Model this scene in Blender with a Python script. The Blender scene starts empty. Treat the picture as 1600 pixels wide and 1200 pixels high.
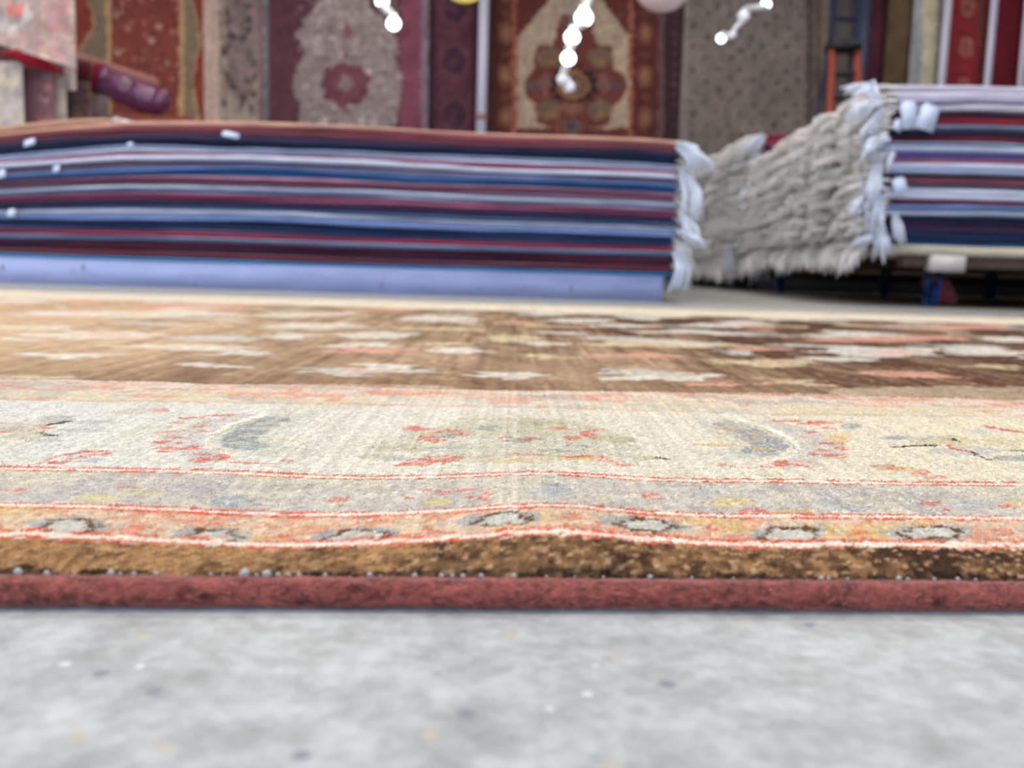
import bpy, math, random
import numpy as np
from mathutils import Matrix, Vector

random.seed(7)
RNG = np.random.default_rng(11)
C = bpy.context.scene.collection
W, H = 1600, 1200
FPX = 1450.0
CAMZ = 0.13
PITCH = math.atan(180.0 / FPX)
ROLL = math.radians(1.7)

# ------------------------------------------------------------------ camera
fw = Vector((0, math.cos(PITCH), -math.sin(PITCH)))
r0 = Vector((1, 0, 0))
u0 = r0.cross(fw)
rt = r0 * math.cos(ROLL) + u0 * math.sin(ROLL)
up = u0 * math.cos(ROLL) - r0 * math.sin(ROLL)
cam_d = bpy.data.cameras.new('camera')
cam = bpy.data.objects.new('camera', cam_d)
C.objects.link(cam)
cam.matrix_world = Matrix(((rt.x, up.x, -fw.x, 0), (rt.y, up.y, -fw.y, 0), (rt.z, up.z, -fw.z, CAMZ), (0, 0, 0, 1)))
cam_d.sensor_width = 36
cam_d.lens = 36 * FPX / W
cam_d.clip_start = 0.01
cam_d.dof.use_dof = True
cam_d.dof.focus_distance = 0.56
cam_d.dof.aperture_fstop = cam_d.lens / 4.2
bpy.context.scene.camera = cam


def ray(px, py):
    return rt * ((px - W / 2) / FPX) + up * ((H / 2 - py) / FPX) + fw


def on_z(px, py, z=0.0):                      # point of the ground (or rug top) seen at a photo position
    d = ray(px, py)
    t = (z - CAMZ) / d.z
    return (d.x * t, d.y * t)


def on_y(px, py, Y):                          # point of an upright plane at depth Y
    d = ray(px, py)
    t = Y / d.y
    return (d.x * t, CAMZ + d.z * t)


# ------------------------------------------------------------------ colours, noise
def lin(c, g=1.0):
    r = []
    for v in c[:3]:
        v /= 255.0
        v = v / 12.92 if v <= 0.04045 else ((v + 0.055) / 1.055) ** 2.4
        r.append(min(v * g, 0.92))
    return tuple(r)


def vnoise(x, y, seed=0):
    g = np.random.default_rng(seed).random((256, 256))
    xi = np.floor(x).astype(int); yi = np.floor(y).astype(int)
    fx = x - xi; fy = y - yi
    fx = fx * fx * (3 - 2 * fx); fy = fy * fy * (3 - 2 * fy)
    a = g[xi & 255, yi & 255]; b = g[(xi + 1) & 255, yi & 255]
    c = g[xi & 255, (yi + 1) & 255]; d = g[(xi + 1) & 255, (yi + 1) & 255]
    return (a * (1 - fx) + b * fx) * (1 - fy) + (c * (1 - fx) + d * fx) * fy - 0.5


class Paint:
    """Pattern woven into a rug: polygons in rug coordinates, one colour per knot."""
    def __init__(s, U, V, to_uv, gain=1.0):
        s.U, s.V, s.to, s.g = U, V, to_uv, gain
        s.col = np.zeros((U.size, 3))
        s.r = np.clip(np.random.default_rng(U.size).random(U.size) * .75 + .5, 0, 1)   # single knots keep some of the ground colour

    def base(s, c):
        s.col[:] = lin(c, s.g)

    def mix(s, m, c, a=1.0):
        c = np.array(lin(c, s.g))
        w = a * s.r[m][:, None] if a < 1 else 1.0
        s.col[m] = s.col[m] * (1 - w) + c * w

    def poly_uv(s, p, c, a=1.0):
        p = np.array(p)
        m = np.nonzero((s.U > p[:, 0].min()) & (s.U < p[:, 0].max()) & (s.V > p[:, 1].min()) & (s.V < p[:, 1].max()))[0]
        if not m.size:
            return
        x = s.U[m]; y = s.V[m]
        ins = np.zeros(m.size, bool)
        q = np.roll(p, 1, 0)
        for (x1, y1), (x2, y2) in zip(p, q):
            if y1 == y2:
                continue
            cnd = ((y1 > y) != (y2 > y)) & (x < (x2 - x1) * (y - y1) / (y2 - y1) + x1)
            ins ^= cnd
        s.mix(m[ins], c, a)

    def poly(s, pts, c, a=1.0):
        s.poly_uv([s.to(*q) for q in pts], c, a)

    def ell(s, cx, cy, rx, ry, c, a=1.0, n=14, ang=0.0, wob=0.0):
        ca, sa = math.cos(ang), math.sin(ang)
        pts = []
        for k in range(n):
            t = 2 * math.pi * k / n
            w = 1 + wob * (random.random() - .5)
            ex, ey = rx * w * math.cos(t), ry * w * math.sin(t)
            pts.append((cx + ex * ca - ey * sa, cy + ex * sa + ey * ca))
        s.poly(pts, c, a)

    def line(s, pts, w, c, a=1.0):
        for (x1, y1), (x2, y2) in zip(pts, pts[1:]):
            dx, dy = x2 - x1, y2 - y1
            L = math.hypot(dx, dy) or 1
            nx, ny = -dy / L * w / 2, dx / L * w / 2
            s.poly([(x1 + nx, y1 + ny), (x2 + nx, y2 + ny), (x2 - nx, y2 - ny), (x1 - nx, y1 - ny)], c, a)


# ------------------------------------------------------------------ materials
def mat(name, color=(0.5, 0.5, 0.5), rough=0.8, attr=None, noise=None, bump=None, sheen=0.0, metal=0.0,
        emit=None, trans=0.0, coat=0.0, spec=0.5, streak=None):
    m = bpy.data.materials.new(name)
    m.use_nodes = True
    nt = m.node_tree
    b = nt.nodes['Principled BSDF']
    b.inputs['Roughness'].default_value = rough
    b.inputs['Metallic'].default_value = metal
    b.inputs['Specular IOR Level'].default_value = spec
    b.inputs['Base Color'].default_value = (*color, 1)
    if sheen:
        b.inputs['Sheen Weight'].default_value = sheen
        b.inputs['Sheen Roughness'].default_value = 0.5
    if coat:
        b.inputs['Coat Weight'].default_value = coat
        b.inputs['Coat Roughness'].default_value = 0.25
    if trans:
        b.inputs['Transmission Weight'].default_value = trans
    if emit:
        b.inputs['Emission Color'].default_value = (*emit[0], 1)
        b.inputs['Emission Strength'].default_value = emit[1]
    src = None
    if attr:
        a = nt.nodes.new('ShaderNodeAttribute'); a.attribute_name = attr
        src = a.outputs['Color']
    if noise:                                    # (scale, low, high, stretch)
        tc = nt.nodes.new('ShaderNodeTexCoord')
        mp = nt.nodes.new('ShaderNodeMapping'); mp.inputs['Scale'].default_value = noise[3] if len(noise) > 3 else (1, 1, 1)
        nz = nt.nodes.new('ShaderNodeTexNoise'); nz.inputs['Scale'].default_value = noise[0]; nz.inputs['Detail'].default_value = 5
        rmp = nt.nodes.new('ShaderNodeMapRange')
        rmp.inputs['From Min'].default_value = .3; rmp.inputs['From Max'].default_value = .7
        rmp.inputs['To Min'].default_value = noise[1]; rmp.inputs['To Max'].default_value = noise[2]
        nt.links.new(tc.outputs['Object'], mp.inputs[0]); nt.links.new(mp.outputs[0], nz.inputs['Vector'])
        nt.links.new(nz.outputs['Fac'], rmp.inputs['Value'])
        vm = nt.nodes.new('ShaderNodeVectorMath'); vm.operation = 'MULTIPLY'
        if src: nt.links.new(src, vm.inputs[0])
        else: vm.inputs[0].default_value = color
        nt.links.new(rmp.outputs[0], vm.inputs[1])
        src = vm.outputs[0]
        if bump:
            bp = nt.nodes.new('ShaderNodeBump'); bp.inputs['Strength'].default_value = bump[0]; bp.inputs['Distance'].default_value = bump[1]
            nt.links.new(nz.outputs['Fac'], bp.inputs['Height']); nt.links.new(bp.outputs[0], b.inputs['Normal'])
    if src:
        nt.links.new(src, b.inputs['Base Color'])
    return m


_cm = {}
def wool(c, g=1.0, k='wool'):
    key = (tuple(c), g, k)
    if key not in _cm:
        _cm[key] = mat(k, lin(c, g), 0.9, noise=(60, .68, 1.3, (.12, 1, 3)), bump=(.6, .004), sheen=.15, spec=.2)
    return _cm[key]


M_PILE = mat('rug_pile', attr='Col', rough=0.9, spec=.06)
_nt = M_PILE.node_tree                       # wool lets some light through
_tr = _nt.nodes.new('ShaderNodeBsdfTranslucent'); _ms = _nt.nodes.new('ShaderNodeMixShader'); _ms.inputs[0].default_value = .22
_nt.links.new([n for n in _nt.nodes if n.type == 'ATTRIBUTE'][0].outputs['Color'], _tr.inputs['Color'])
_nt.links.new(_nt.nodes['Principled BSDF'].outputs[0], _ms.inputs[1]); _nt.links.new(_tr.outputs[0], _ms.inputs[2])
_nt.links.new(_ms.outputs[0], _nt.nodes['Material Output'].inputs[0])
M_HANG = mat('hanging_rug_pile', attr='Col', rough=0.8, sheen=.15, spec=.3, noise=(40, .85, 1.15))
M_FRINGE = mat('cotton_fringe', lin((228, 226, 222)), .9, noise=(30, .8, 1.1))
M_FRINGE2 = mat('cream_fringe', lin((244, 240, 238)), .9, noise=(5, .85, 1.1, (1, 1, 3)))
M_TAG = mat('paper_tag', lin((196, 208, 232)), .5)
M_WHITEPAINT = mat('white_paint', lin((215, 215, 220)), .5)

# ------------------------------------------------------------------ mesh helpers
def link(name, me, m=None, parent=None, loc=None):
    o = bpy.data.objects.new(name, me)
    C.objects.link(o)
    if m and not me.materials:
        me.materials.append(m)
    if parent: o.parent = parent
    if loc: o.location = loc
    return o


def tag(o, label, cat=None, group=None, kind=None):
    if label: o['label'] = label
    if cat: o['category'] = cat
    if group: o['group'] = group
    if kind: o['kind'] = kind
    return o


def struct(o):
    o['kind'] = 'structure'
    return o


def empty(name, loc=(0, 0, 0), rz=0):
    o = bpy.data.objects.new(name, None); C.objects.link(o)
    o.location = loc; o.rotation_euler = (0, 0, rz)
    return o


class MB:
    def __init__(s):
        s.v = []; s.f = []; s.n = 0; s.c = []

    def add(s, v, f, c=None):
        v = np.asarray(v, float).reshape(-1, 3)
        f = np.asarray(f, int)
        s.v.append(v); s.f.append(f + s.n); s.n += len(v)
        if c is not None: s.c.append(np.asarray(c, float).reshape(-1, 3))

    def grid(s, X, Y, Z, c=None, flip=False):
        n, m = X.shape
        idx = np.arange(n * m).reshape(n, m)
        a, b, d, e = idx[:-1, :-1], idx[1:, :-1], idx[1:, 1:], idx[:-1, 1:]
        f = np.stack([a, b, d, e] if not flip else [a, e, d, b], -1).reshape(-1, 4)
        s.add(np.stack([X, Y, Z], -1), f, c)

    def box(s, x0, x1, y0, y1, z0, z1):
        v = [(x, y, z) for x in (x0, x1) for y in (y0, y1) for z in (z0, z1)]
        s.add(v, [(0, 1, 3, 2), (4, 6, 7, 5), (0, 4, 5, 1), (2, 3, 7, 6), (0, 2, 6, 4), (1, 5, 7, 3)])

    def tube(s, pts, rad, n=8, cap=True):
        pts = [Vector(p) for p in pts]
        rads = rad if isinstance(rad, (list, tuple)) else [rad] * len(pts)
        rings = []
        ref = Vector((0, 0, 1))
        for i, p in enumerate(pts):
            t = (pts[min(i + 1, len(pts) - 1)] - pts[max(i - 1, 0)]).normalized()
            a = t.cross(ref if abs(t.z) < .9 else Vector((1, 0, 0))).normalized()
            b = t.cross(a)
            rings.append([tuple(p + (a * math.cos(2 * math.pi * k / n) + b * math.sin(2 * math.pi * k / n)) * rads[i]) for k in range(n)])
        v = np.array(rings).reshape(-1, 3)
        f = []
        for i in range(len(pts) - 1):
            for k in range(n):
                k2 = (k + 1) % n
                f.append((i * n + k, i * n + k2, (i + 1) * n + k2, (i + 1) * n + k))
        base = s.n
        s.add(v, f)
        if cap and n == 4:
            pass
        if cap:                                   # fan caps with quads/tris
            for e, ii in ((0, 0), (1, len(pts) - 1)):
                cidx = s.n
                s.add([tuple(pts[ii])], np.zeros((0, 4), int))
                ff = []
                for k in range(n):
                    k2 = (k + 1) % n
                    ff.append((base + ii * n + k, base + ii * n + k2, cidx, cidx))
                s.f.append(np.array(ff))

    def mesh(s, name, smooth=True):
        V = np.concatenate(s.v)
        polys = []
        for f in s.f:
            polys.append(f.reshape(-1, 4) if f.size else np.zeros((0, 4), int))
        F = np.concatenate(polys)
        tri = F[:, 2] == F[:, 3]
        cnt = np.where(tri, 3, 4)
        keep = np.ones(F.shape, bool); keep[tri, 3] = False
        loops = F[keep]
        me = bpy.data.meshes.new(name)
        me.vertices.add(len(V)); me.vertices.foreach_set('co', V.ravel())
        me.loops.add(len(loops)); me.loops.foreach_set('vertex_index', loops.astype(np.int32))
        me.polygons.add(len(F))
        st = np.concatenate([[0], np.cumsum(cnt)[:-1]])
        me.polygons.foreach_set('loop_start', st.astype(np.int32))
        if smooth: me.polygons.foreach_set('use_smooth', np.ones(len(F), bool))
        me.update(calc_edges=True)
        me.validate()
        if s.c:
            col = np.concatenate(s.c)
            at = me.color_attributes.new('Col', 'FLOAT_COLOR', 'POINT')
            at.data.foreach_set('color', np.concatenate([col, np.ones((len(col), 1))], 1).ravel().astype(np.float32))
        return me

    def build(s, name, m, parent=None, smooth=True, loc=None):
        return link(name, s.mesh(name, smooth), m, parent, loc)


# ------------------------------------------------------------------ room
RX0, RX1, RY0, RY1, RZ = -8.0, 9.0, -6.0, 12.25, 4.6

fm = bpy.data.materials.new('polished_concrete'); fm.use_nodes = True
nt = fm.node_tree; b = nt.nodes['Principled BSDF']; N = nt.nodes.new; L = nt.links.new
tc = N('ShaderNodeTexCoord')
n1 = N('ShaderNodeTexNoise'); n1.inputs['Scale'].default_value = 34; n1.inputs['Detail'].default_value = 8; n1.inputs['Roughness'].default_value = .65
n2 = N('ShaderNodeTexNoise'); n2.inputs['Scale'].default_value = 150; n2.inputs['Detail'].default_value = 3
n3 = N('ShaderNodeTexVoronoi'); n3.inputs['Scale'].default_value = 95
n4 = N('ShaderNodeTexVoronoi'); n4.inputs['Scale'].default_value = 70
for n in (n1, n2, n3): L(tc.outputs['Object'], n.inputs['Vector'])
mp4 = N('ShaderNodeMapping'); mp4.inputs['Location'].default_value = (.37, .11, 0)
L(tc.outputs['Object'], mp4.inputs[0]); L(mp4.outputs[0], n4.inputs['Vector'])
r1 = N('ShaderNodeValToRGB'); r1.color_ramp.elements[0].position = .3; r1.color_ramp.elements[1].position = .68
r1.color_ramp.elements[0].color = (*lin((134, 133, 130)), 1); r1.color_ramp.elements[1].color = (*lin((176, 175, 172)), 1)
L(n1.outputs['Fac'], r1.inputs[0])
r2 = N('ShaderNodeMapRange'); r2.inputs['From Min'].default_value = .3; r2.inputs['From Max'].default_value = .7; r2.inputs['To Min'].default_value = .86; r2.inputs['To Max'].default_value = 1.1
L(n2.outputs['Fac'], r2.inputs[0])
vm = N('ShaderNodeVectorMath'); vm.operation = 'MULTIPLY'; L(r1.outputs[0], vm.inputs[0]); L(r2.outputs[0], vm.inputs[1])

def speck(vor, thr, size, colr, prev, chan):
    sep = N('ShaderNodeSeparateColor'); L(vor.outputs['Color'], sep.inputs[0])
    g = N('ShaderNodeMath'); g.operation = 'GREATER_THAN'; g.inputs[1].default_value = thr; L(sep.outputs[chan], g.inputs[0])
    d = N('ShaderNodeMapRange'); d.inputs['From Min'].default_value = size; d.inputs['From Max'].default_value = size * .5; L(vor.outputs['Distance'], d.inputs[0])
    mu = N('ShaderNodeMath'); mu.operation = 'MULTIPLY'; L(g.outputs[0], mu.inputs[0]); L(d.outputs[0], mu.inputs[1])
    mx = N('ShaderNodeMix'); mx.data_type = 'RGBA'; L(mu.outputs[0], mx.inputs['Factor']); L(prev, mx.inputs['A']); mx.inputs['B'].default_value = (*lin(colr), 1)
    return mx.outputs['Result']
s_ = speck(n3, .95, .34, (116, 119, 126), vm.outputs[0], 'Red')
s_ = speck(n3, .965, .22, (192, 193, 192), s_, 'Green')
s_ = speck(n4, .97, .22, (168, 156, 140), s_, 'Blue')
L(s_, b.inputs['Base Color'])
b.inputs['Roughness'].default_value = .42; b.inputs['Specular IOR Level'].default_value = .35
bp = N('ShaderNodeBump'); bp.inputs['Strength'].default_value = .25; bp.inputs['Distance'].default_value = .002
L(n2.outputs['Fac'], bp.inputs['Height']); L(bp.outputs[0], b.inputs['Normal'])

mb = MB(); mb.box(RX0, RX1, RY0, RY1, -.12, 0); struct(mb.build('floor', fm, smooth=False))
M_WALL = mat('wall_paint', lin((120, 112, 108)), .9, noise=(3, .9, 1.05))
M_CEIL = mat('ceiling_paint', lin((200, 198, 194)), .9)
mb = MB(); mb.box(RX0, RX1, RY1, RY1 + .15, 0, RZ); struct(mb.build('wall_back', M_WALL, smooth=False))
mb = MB(); mb.box(RX0 - .15, RX0, RY0, -1, 0, RZ); mb.box(RX0 - .15, RX0, 6, RY1, 0, RZ); mb.box(RX0 - .15, RX0, -1, 6, 0, 1.4); mb.box(RX0 - .15, RX0, -1, 6, 3.8, RZ)  # left wall, with an opening made for the added window
struct(mb.build('wall_left', M_WALL, smooth=False))
mb = MB()  # unseen window frame, added to go with the left fill lamp
for yy in (-1, .72, 2.47, 4.22, 5.94): mb.box(RX0 - .11, RX0 - .05, yy, yy + .06, 1.4, 3.8)
mb.box(RX0 - .11, RX0 - .05, -1, 6, 1.4, 1.46); mb.box(RX0 - .11, RX0 - .05, -1, 6, 3.74, 3.8)
struct(mb.build('added_window_1', M_CEIL, smooth=False))
mb = MB(); mb.box(RX1, RX1 + .15, RY0, RY1, 0, RZ); struct(mb.build('wall_right', M_WALL, smooth=False))
mb = MB(); mb.box(RX0, RX1, RY0, RY1, RZ, RZ + .15); struct(mb.build('ceiling', M_CEIL, smooth=False))
# front wall behind the camera with a wide shop door opening
mb = MB()
mb.box(RX0, -4.5, RY0 - .15, RY0, 0, RZ); mb.box(4.5, RX1, RY0 - .15, RY0, 0, RZ); mb.box(-4.5, 4.5, RY0 - .15, RY0, 3.4, RZ)
struct(mb.build('wall_front', M_WALL, smooth=False))

# ------------------------------------------------------------------ foreground rug
Y0 = 0.345          # where the edge cord lies under the lens
RL, RR, RV = -2.35, 2.45, 2.74
T4 = math.tan(math.radians(4.0))


def skew(v):
    s = np.clip((v - .6) / 2.0, 0, 1)
    return T4 * (1 - .2 * s * s * (3 - 2 * s))


def rug_xy(u, v):
    return u, Y0 + v + u * skew(v)


def to_rug(px, py):
    X, Y = on_z(px, py, .0135)
    v = Y - Y0 - X * T4
    for _ in range(4):
        v = Y - Y0 - X * float(skew(np.array(v)))
    return X, v


def rug_z(u, v):
    g = lambda c, s: np.exp(-((u - c) / s) ** 2)
    z = .0142 + (0.0040 * g(.022, .042) - .0030 * g(-.10, .06) - .0008 * g(.11, .03)) * np.exp(-(v / .22) ** 2)
    z = z + vnoise(u * 14 + 40, v * 3 + 7, 5) * .0016 + vnoise(u * 5 + 4, v * 5 + 17, 6) * .003 * np.clip(v / .4, 0, 1)
    s = np.clip((v - .004) / .036, 0, 1)
    z = z - (z - .0095) * (1 - s) ** 2.1
    return z


CREAM = (232, 226, 212)
def paint_rug(U, V, jit=1.0):
    """U,V knot positions; returns linear colours"""
    n = U.size
    u = U + vnoise(U * 160, V * 160, 1) * .006 * jit
    v = V + vnoise(U * 160 + 9, V * 160 + 3, 2) * .005 * jit
    fw_ = np.clip((V - .52) / .1, 0, 1)
    u = u + fw_ * (vnoise(U * 28, V * 60, 51) * .05 + vnoise(U * 90, V * 90, 52) * .02)
    v = v + fw_ * (vnoise(U * 24, V * 24, 53) * .035)
    P = Paint(u, v, to_rug, .90)
    P.base((226, 222, 212))
    warm = np.clip(.5 + U / .7, 0, 1)[:, None]               # cool light at left, warm light at right, painted into the cream wool
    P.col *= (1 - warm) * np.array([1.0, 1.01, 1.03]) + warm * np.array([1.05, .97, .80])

    def rep(f, per):                                          # repeat outside the part in view, as the border does
        for k in (-3, -2, -1, 1, 2, 3):
            f(k * per)
        f(0)
    # --- main field
    fld = v > .545
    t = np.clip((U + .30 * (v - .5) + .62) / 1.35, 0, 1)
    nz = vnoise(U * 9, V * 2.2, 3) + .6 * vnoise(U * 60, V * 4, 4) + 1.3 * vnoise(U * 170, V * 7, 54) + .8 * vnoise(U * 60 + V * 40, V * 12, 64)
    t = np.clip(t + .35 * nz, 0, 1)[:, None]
    a = np.array(lin((216, 184, 150), .88)); bcol = np.array(lin((104, 70, 56), .66))  # abrash plus painted pile sheen: lighter on the left, darker to the right
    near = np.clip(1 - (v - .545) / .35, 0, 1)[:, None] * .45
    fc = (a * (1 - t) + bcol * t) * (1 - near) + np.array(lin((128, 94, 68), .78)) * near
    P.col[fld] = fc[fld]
    WH, PK, YL, GR = (238, 232, 220), (232, 170, 148), (226, 210, 170), (214, 212, 204)
    motifs = [(165, 524, 105, 8, WH), (115, 556, 66, 4, WH), (190, 490, 150, 7, WH), (60, 512, 60, 5, WH), (340, 529, 60, 5, GR),
              (300, 542, 125, 4, WH), (375, 551, 42, 5, WH), (338, 571, 46, 4, WH), (500, 509, 75, 5, WH), (465, 526, 40, 5, WH),
              (560, 580, 95, 7, GR), (590, 572, 40, 5, WH), (580, 549, 60, 5, PK), (575, 540, 50, 5, WH), (590, 524, 60, 6, WH), (690, 498, 60, 6, WH),
              (720, 548, 50, 5, WH), (705, 538, 30, 3, YL), (805, 585, 52, 6, WH), (862, 557, 34, 4, YL), (800, 529, 45, 5, YL), (855, 537, 30, 4, WH),
              (1000, 557, 60, 6, PK), (1000, 538, 80, 6, YL), (1060, 590, 85, 6, WH), (1010, 582, 45, 5, GR), (1120, 602, 55, 4, PK),
              (905, 502, 60, 4, WH), (1080, 519, 60, 4, WH), (1090, 540, 28, 5, YL), (1185, 545, 40, 4, PK), (1160, 551, 20, 4, GR),
              (1245, 598, 40, 5, YL), (1200, 568, 85, 6, YL), (1300, 562, 60, 4, WH), (1380, 550, 100, 8, WH), (1330, 545, 40, 5, GR), (1400, 530, 110, 6, PK),
              (1425, 584, 62, 5, PK), (1560, 551, 60, 5, WH), (1520, 546, 50, 4, WH), (1555, 572, 30, 4, YL), (1310, 524, 70, 4, WH), (1150, 508, 80, 5, WH),
              (1590, 530, 60, 5, WH), (1480, 588, 40, 3, PK), (30, 530, 30, 3, WH), (300, 480, 90, 4, PK), (30, 472, 40, 4, WH), (480, 491, 80, 4, WH),
              (1490, 512, 90, 4, PK), (1250, 498, 70, 4, WH), (1030, 495, 60, 4, WH), (850, 491, 40, 3, WH), (600, 484, 70, 3, PK), (20, 600, 90, 6, CREAM), (60, 592, 50, 4, YL)]
    for cx, cy, rx, ry, c in motifs:
        P.ell(cx, cy, rx * 1.05, ry * .9, c, .85, wob=.6, n=18)
        if rx > 70:
            P.ell(cx + rx * .2, cy + ry * .1, rx * .35, ry * .5, random.choice([PK, YL, GR]), .5, wob=.4)
    rr = random.Random(5)
    for k in range(240):                                      # the all-over sprays further in and outside the frame
        x = rr.uniform(-2.3, 2.4); y = rr.uniform(.62, 2.2)
        if y < .62 + .9 * (1 - 1) + .55 and abs(x) < .85: continue
        w = rr.uniform(.03, .1); hh = rr.uniform(.02, .055); c = rr.choice([WH, WH, GR, PK, YL])
        P.poly_uv([(x + w * math.cos(q) * rr.uniform(.7, 1.2), y + hh * math.sin(q) * rr.uniform(.7, 1.2)) for q in np.linspace(0, 6.28, 11)[:-1]], c, .8)
    for k in range(60):                                       # vine stems round the centre medallion axis
        x = .03 + rr.gauss(0, .16); y = rr.uniform(.6, 2.1)
        P.poly_uv([(x, y), (x + .006, y), (x + .006 + rr.uniform(-.03, .03), y + .07), (x + rr.uniform(-.03, .03), y + .07)], (222, 190, 150), .6)
    for pp_ in ([(-300, 582), (40, 585), (110, 592), (150, 600), (150, 622), (-300, 618)], [(1300, 608), (1380, 604), (1500, 603), (1900, 606), (1900, 640), (1300, 632)], [(560, 603), (690, 602), (720, 607), (700, 618), (560, 616)]):
        P.poly(pp_, (216, 196, 168), .62)
    # --- inner guard
    far = v > 2.225
    ig = (v > .42) & (v <= .56) & ~((v > .545 + vnoise(U * 12, V * 0, 8) * .03))
    P.mix(ig, (226, 212, 192), 1)
    q = vnoise(U * 26, V * 46, 12); q2 = vnoise(U * 22 + 50, V * 40, 13); q3 = vnoise(U * 30, V * 50 + 99, 14)
    q = q + .5 * vnoise(U * 80, V * 90, 55); q2 = q2 + .5 * vnoise(U * 80, V * 90, 56); q3 = q3 + .5 * vnoise(U * 90, V * 90, 57)
    up_ = ig & (v > .482)
    P.mix(up_ & (q > .0), (230, 176, 150), .6); P.mix(up_ & (q2 > .2), (158, 150, 144), .6); P.mix(up_ & (q3 > .25), (216, 112, 84), .6)
    lo_ = ig & (v <= .482)
    P.mix(lo_ & (q2 > .0), (220, 202, 150), .6); P.mix(lo_ & (q > .28), (222, 130, 102), .6); P.mix(lo_ & (q3 > .15), (186, 186, 182), .6)
    for vv in (.424, .482, .536):
        P.mix(ig & (np.abs(v - vv) < .0035) & (vnoise(U * 60, V * 300, 58) > -.2), (224, 150, 122), .55)
    P.mix(fld & (v < .552), (108, 78, 58), .7)
    # --- main border
    COR, BLG, KH, DKB, LG = (216, 104, 78), (144, 150, 156), (190, 178, 142), (78, 62, 54), (190, 188, 186)
    GOLD = (214, 176, 104)

    def frond(s, flip=False):
        # curled leaf: mauve outer blade with coral teeth, cream rib, blue-grey inner blade
        f = (lambda x, y: (s + x, y)) if not flip else (lambda x, y: (s + 1572 - x, y + (x < 800) * 6))
        pl = lambda pts, c, al=1.0: P.poly([f(*p) for p in pts], c, al)
        pl([(380, 648), (330, 658), (290, 668), (262, 682), (250, 700), (285, 714), (318, 725), (370, 722), (345, 708), (330, 698), (340, 684), (370, 668), (430, 650)], (204, 194, 188), .9)
        pl([(440, 649), (390, 660), (350, 675), (340, 688), (348, 700), (368, 710), (440, 715), (470, 700), (420, 694), (440, 676), (480, 660), (500, 648)], (206, 204, 190), .8)
        pl([(425, 652), (385, 664), (352, 680), (342, 690), (350, 701), (382, 708), (420, 700), (400, 690), (430, 672), (460, 656)], BLG, .85)
        P.line([f(*p) for p in ((420, 648), (370, 662), (335, 678), (324, 692), (332, 702), (366, 713))], 5, (246, 242, 226))
        P.line([f(*p) for p in ((416, 652), (372, 665), (338, 682), (330, 692), (338, 702), (372, 712))], 2.2, (206, 178, 110), .8)
        for (x, y, w, h) in ((300, 655, 22, 2.5), (345, 651, 25, 2.5), (275, 663, 18, 2), (262, 677, 16, 3), (272, 686, 20, 3), (256, 694, 14, 3), (268, 704, 26, 3), (255, 709, 14, 2.2),
                             (300, 703, 12, 4), (318, 714, 14, 4), (312, 723, 14, 3), (350, 717, 16, 5), (330, 720, 22, 3), (395, 724, 45, 1.6), (448, 720, 12, 2), (308, 668, 12, 3), (320, 676, 8, 2), (285, 696, 10, 3)):
            P.ell(*f(x, y), w * .95, h * .72, COR, .9, wob=.9)
        for (x, y, w, h) in ((410, 672, 40, 2), (430, 664, 30, 2), (380, 695, 24, 2), (455, 690, 40, 2.5), (400, 684, 30, 1.6)):
            P.ell(*f(x, y), w, h, GOLD if flip else (222, 214, 176), .7, wob=.5)

    def palmette(s):
        P.ell(s + 800, 694, 205, 30, (202, 196, 172), .85, wob=.25, n=26)
        P.ell(s + 800, 672, 130, 13, (206, 198, 170), .8, wob=.4)
        for (x, y, w, h, c) in ((640, 700, 70, 6, KH), (600, 712, 40, 5, KH), (690, 679, 30, 4, KH), (960, 688, 40, 6, KH), (1010, 716, 30, 5, KH), (800, 724, 50, 5, (224, 200, 130)),
                                (890, 720, 40, 4, (224, 200, 130)), (760, 671, 22, 4, BLG), (700, 682, 22, 4, BLG), (820, 690, 40, 4, BLG), (690, 700, 50, 4, LG), (910, 699, 24, 2, BLG),
                                (880, 708, 40, 3, BLG), (620, 715, 18, 5, LG), (975, 712, 18, 5, LG), (740, 690, 60, 4, (220, 216, 200)), (860, 664, 40, 4, KH), (800, 659, 70, 3, KH),
                                (655, 671, 28, 3.5, COR), (700, 675, 34, 3, COR), (668, 685, 20, 4.5, COR), (688, 689, 14, 3, COR), (728, 680, 10, 2, COR), (650, 668, 18, 1.6, COR),
                                (877, 673, 18, 3, COR), (915, 678, 12, 6, COR), (930, 674, 12, 3, COR), (898, 687, 16, 3.5, COR), (920, 683, 12, 4, COR),
                                (660, 717, 22, 4, COR), (690, 720, 24, 5, COR), (640, 724, 32, 3, COR), (700, 713, 22, 2.5, COR), (745, 716, 40, 2, COR), (800, 713, 30, 2, COR), (835, 714, 20, 3, COR),
                                (885, 716, 34, 2.6, COR), (930, 716, 20, 4, COR), (955, 722, 28, 3, COR), (975, 727, 14, 2, COR), (820, 688, 16, 2, COR), (1034, 716, 10, 2, DKB), (790, 686, 10, 2, COR)):
            P.ell(s + x, y, w, h * .8, c, .85, wob=.8)

    def blossom(s):
        P.ell(s + 20, 671, 66, 9, (206, 196, 168), .5, wob=.3)
        P.line([(s + x, y) for x, y in ((-70, 668), (-30, 661), (30, 662), (68, 667), (52, 674), (10, 675), (-50, 674), (-70, 668))], 2.2, COR, .85)
        P.ell(s + 22, 669, 28, 3, (180, 182, 176), .7, wob=.4)
        P.ell(s + 90, 655, 30, 6, (176, 174, 176), .8, wob=.4); P.ell(s + 140, 661, 36, 3, (186, 186, 186), .8, wob=.5); P.ell(s + 135, 675, 42, 4, (188, 188, 188), .7, wob=.5)
        P.ell(s + 40, 683, 50, 4, (200, 184, 140), .7, wob=.5); P.ell(s + 70, 690, 30, 3, (190, 190, 190), .7, wob=.5)
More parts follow.
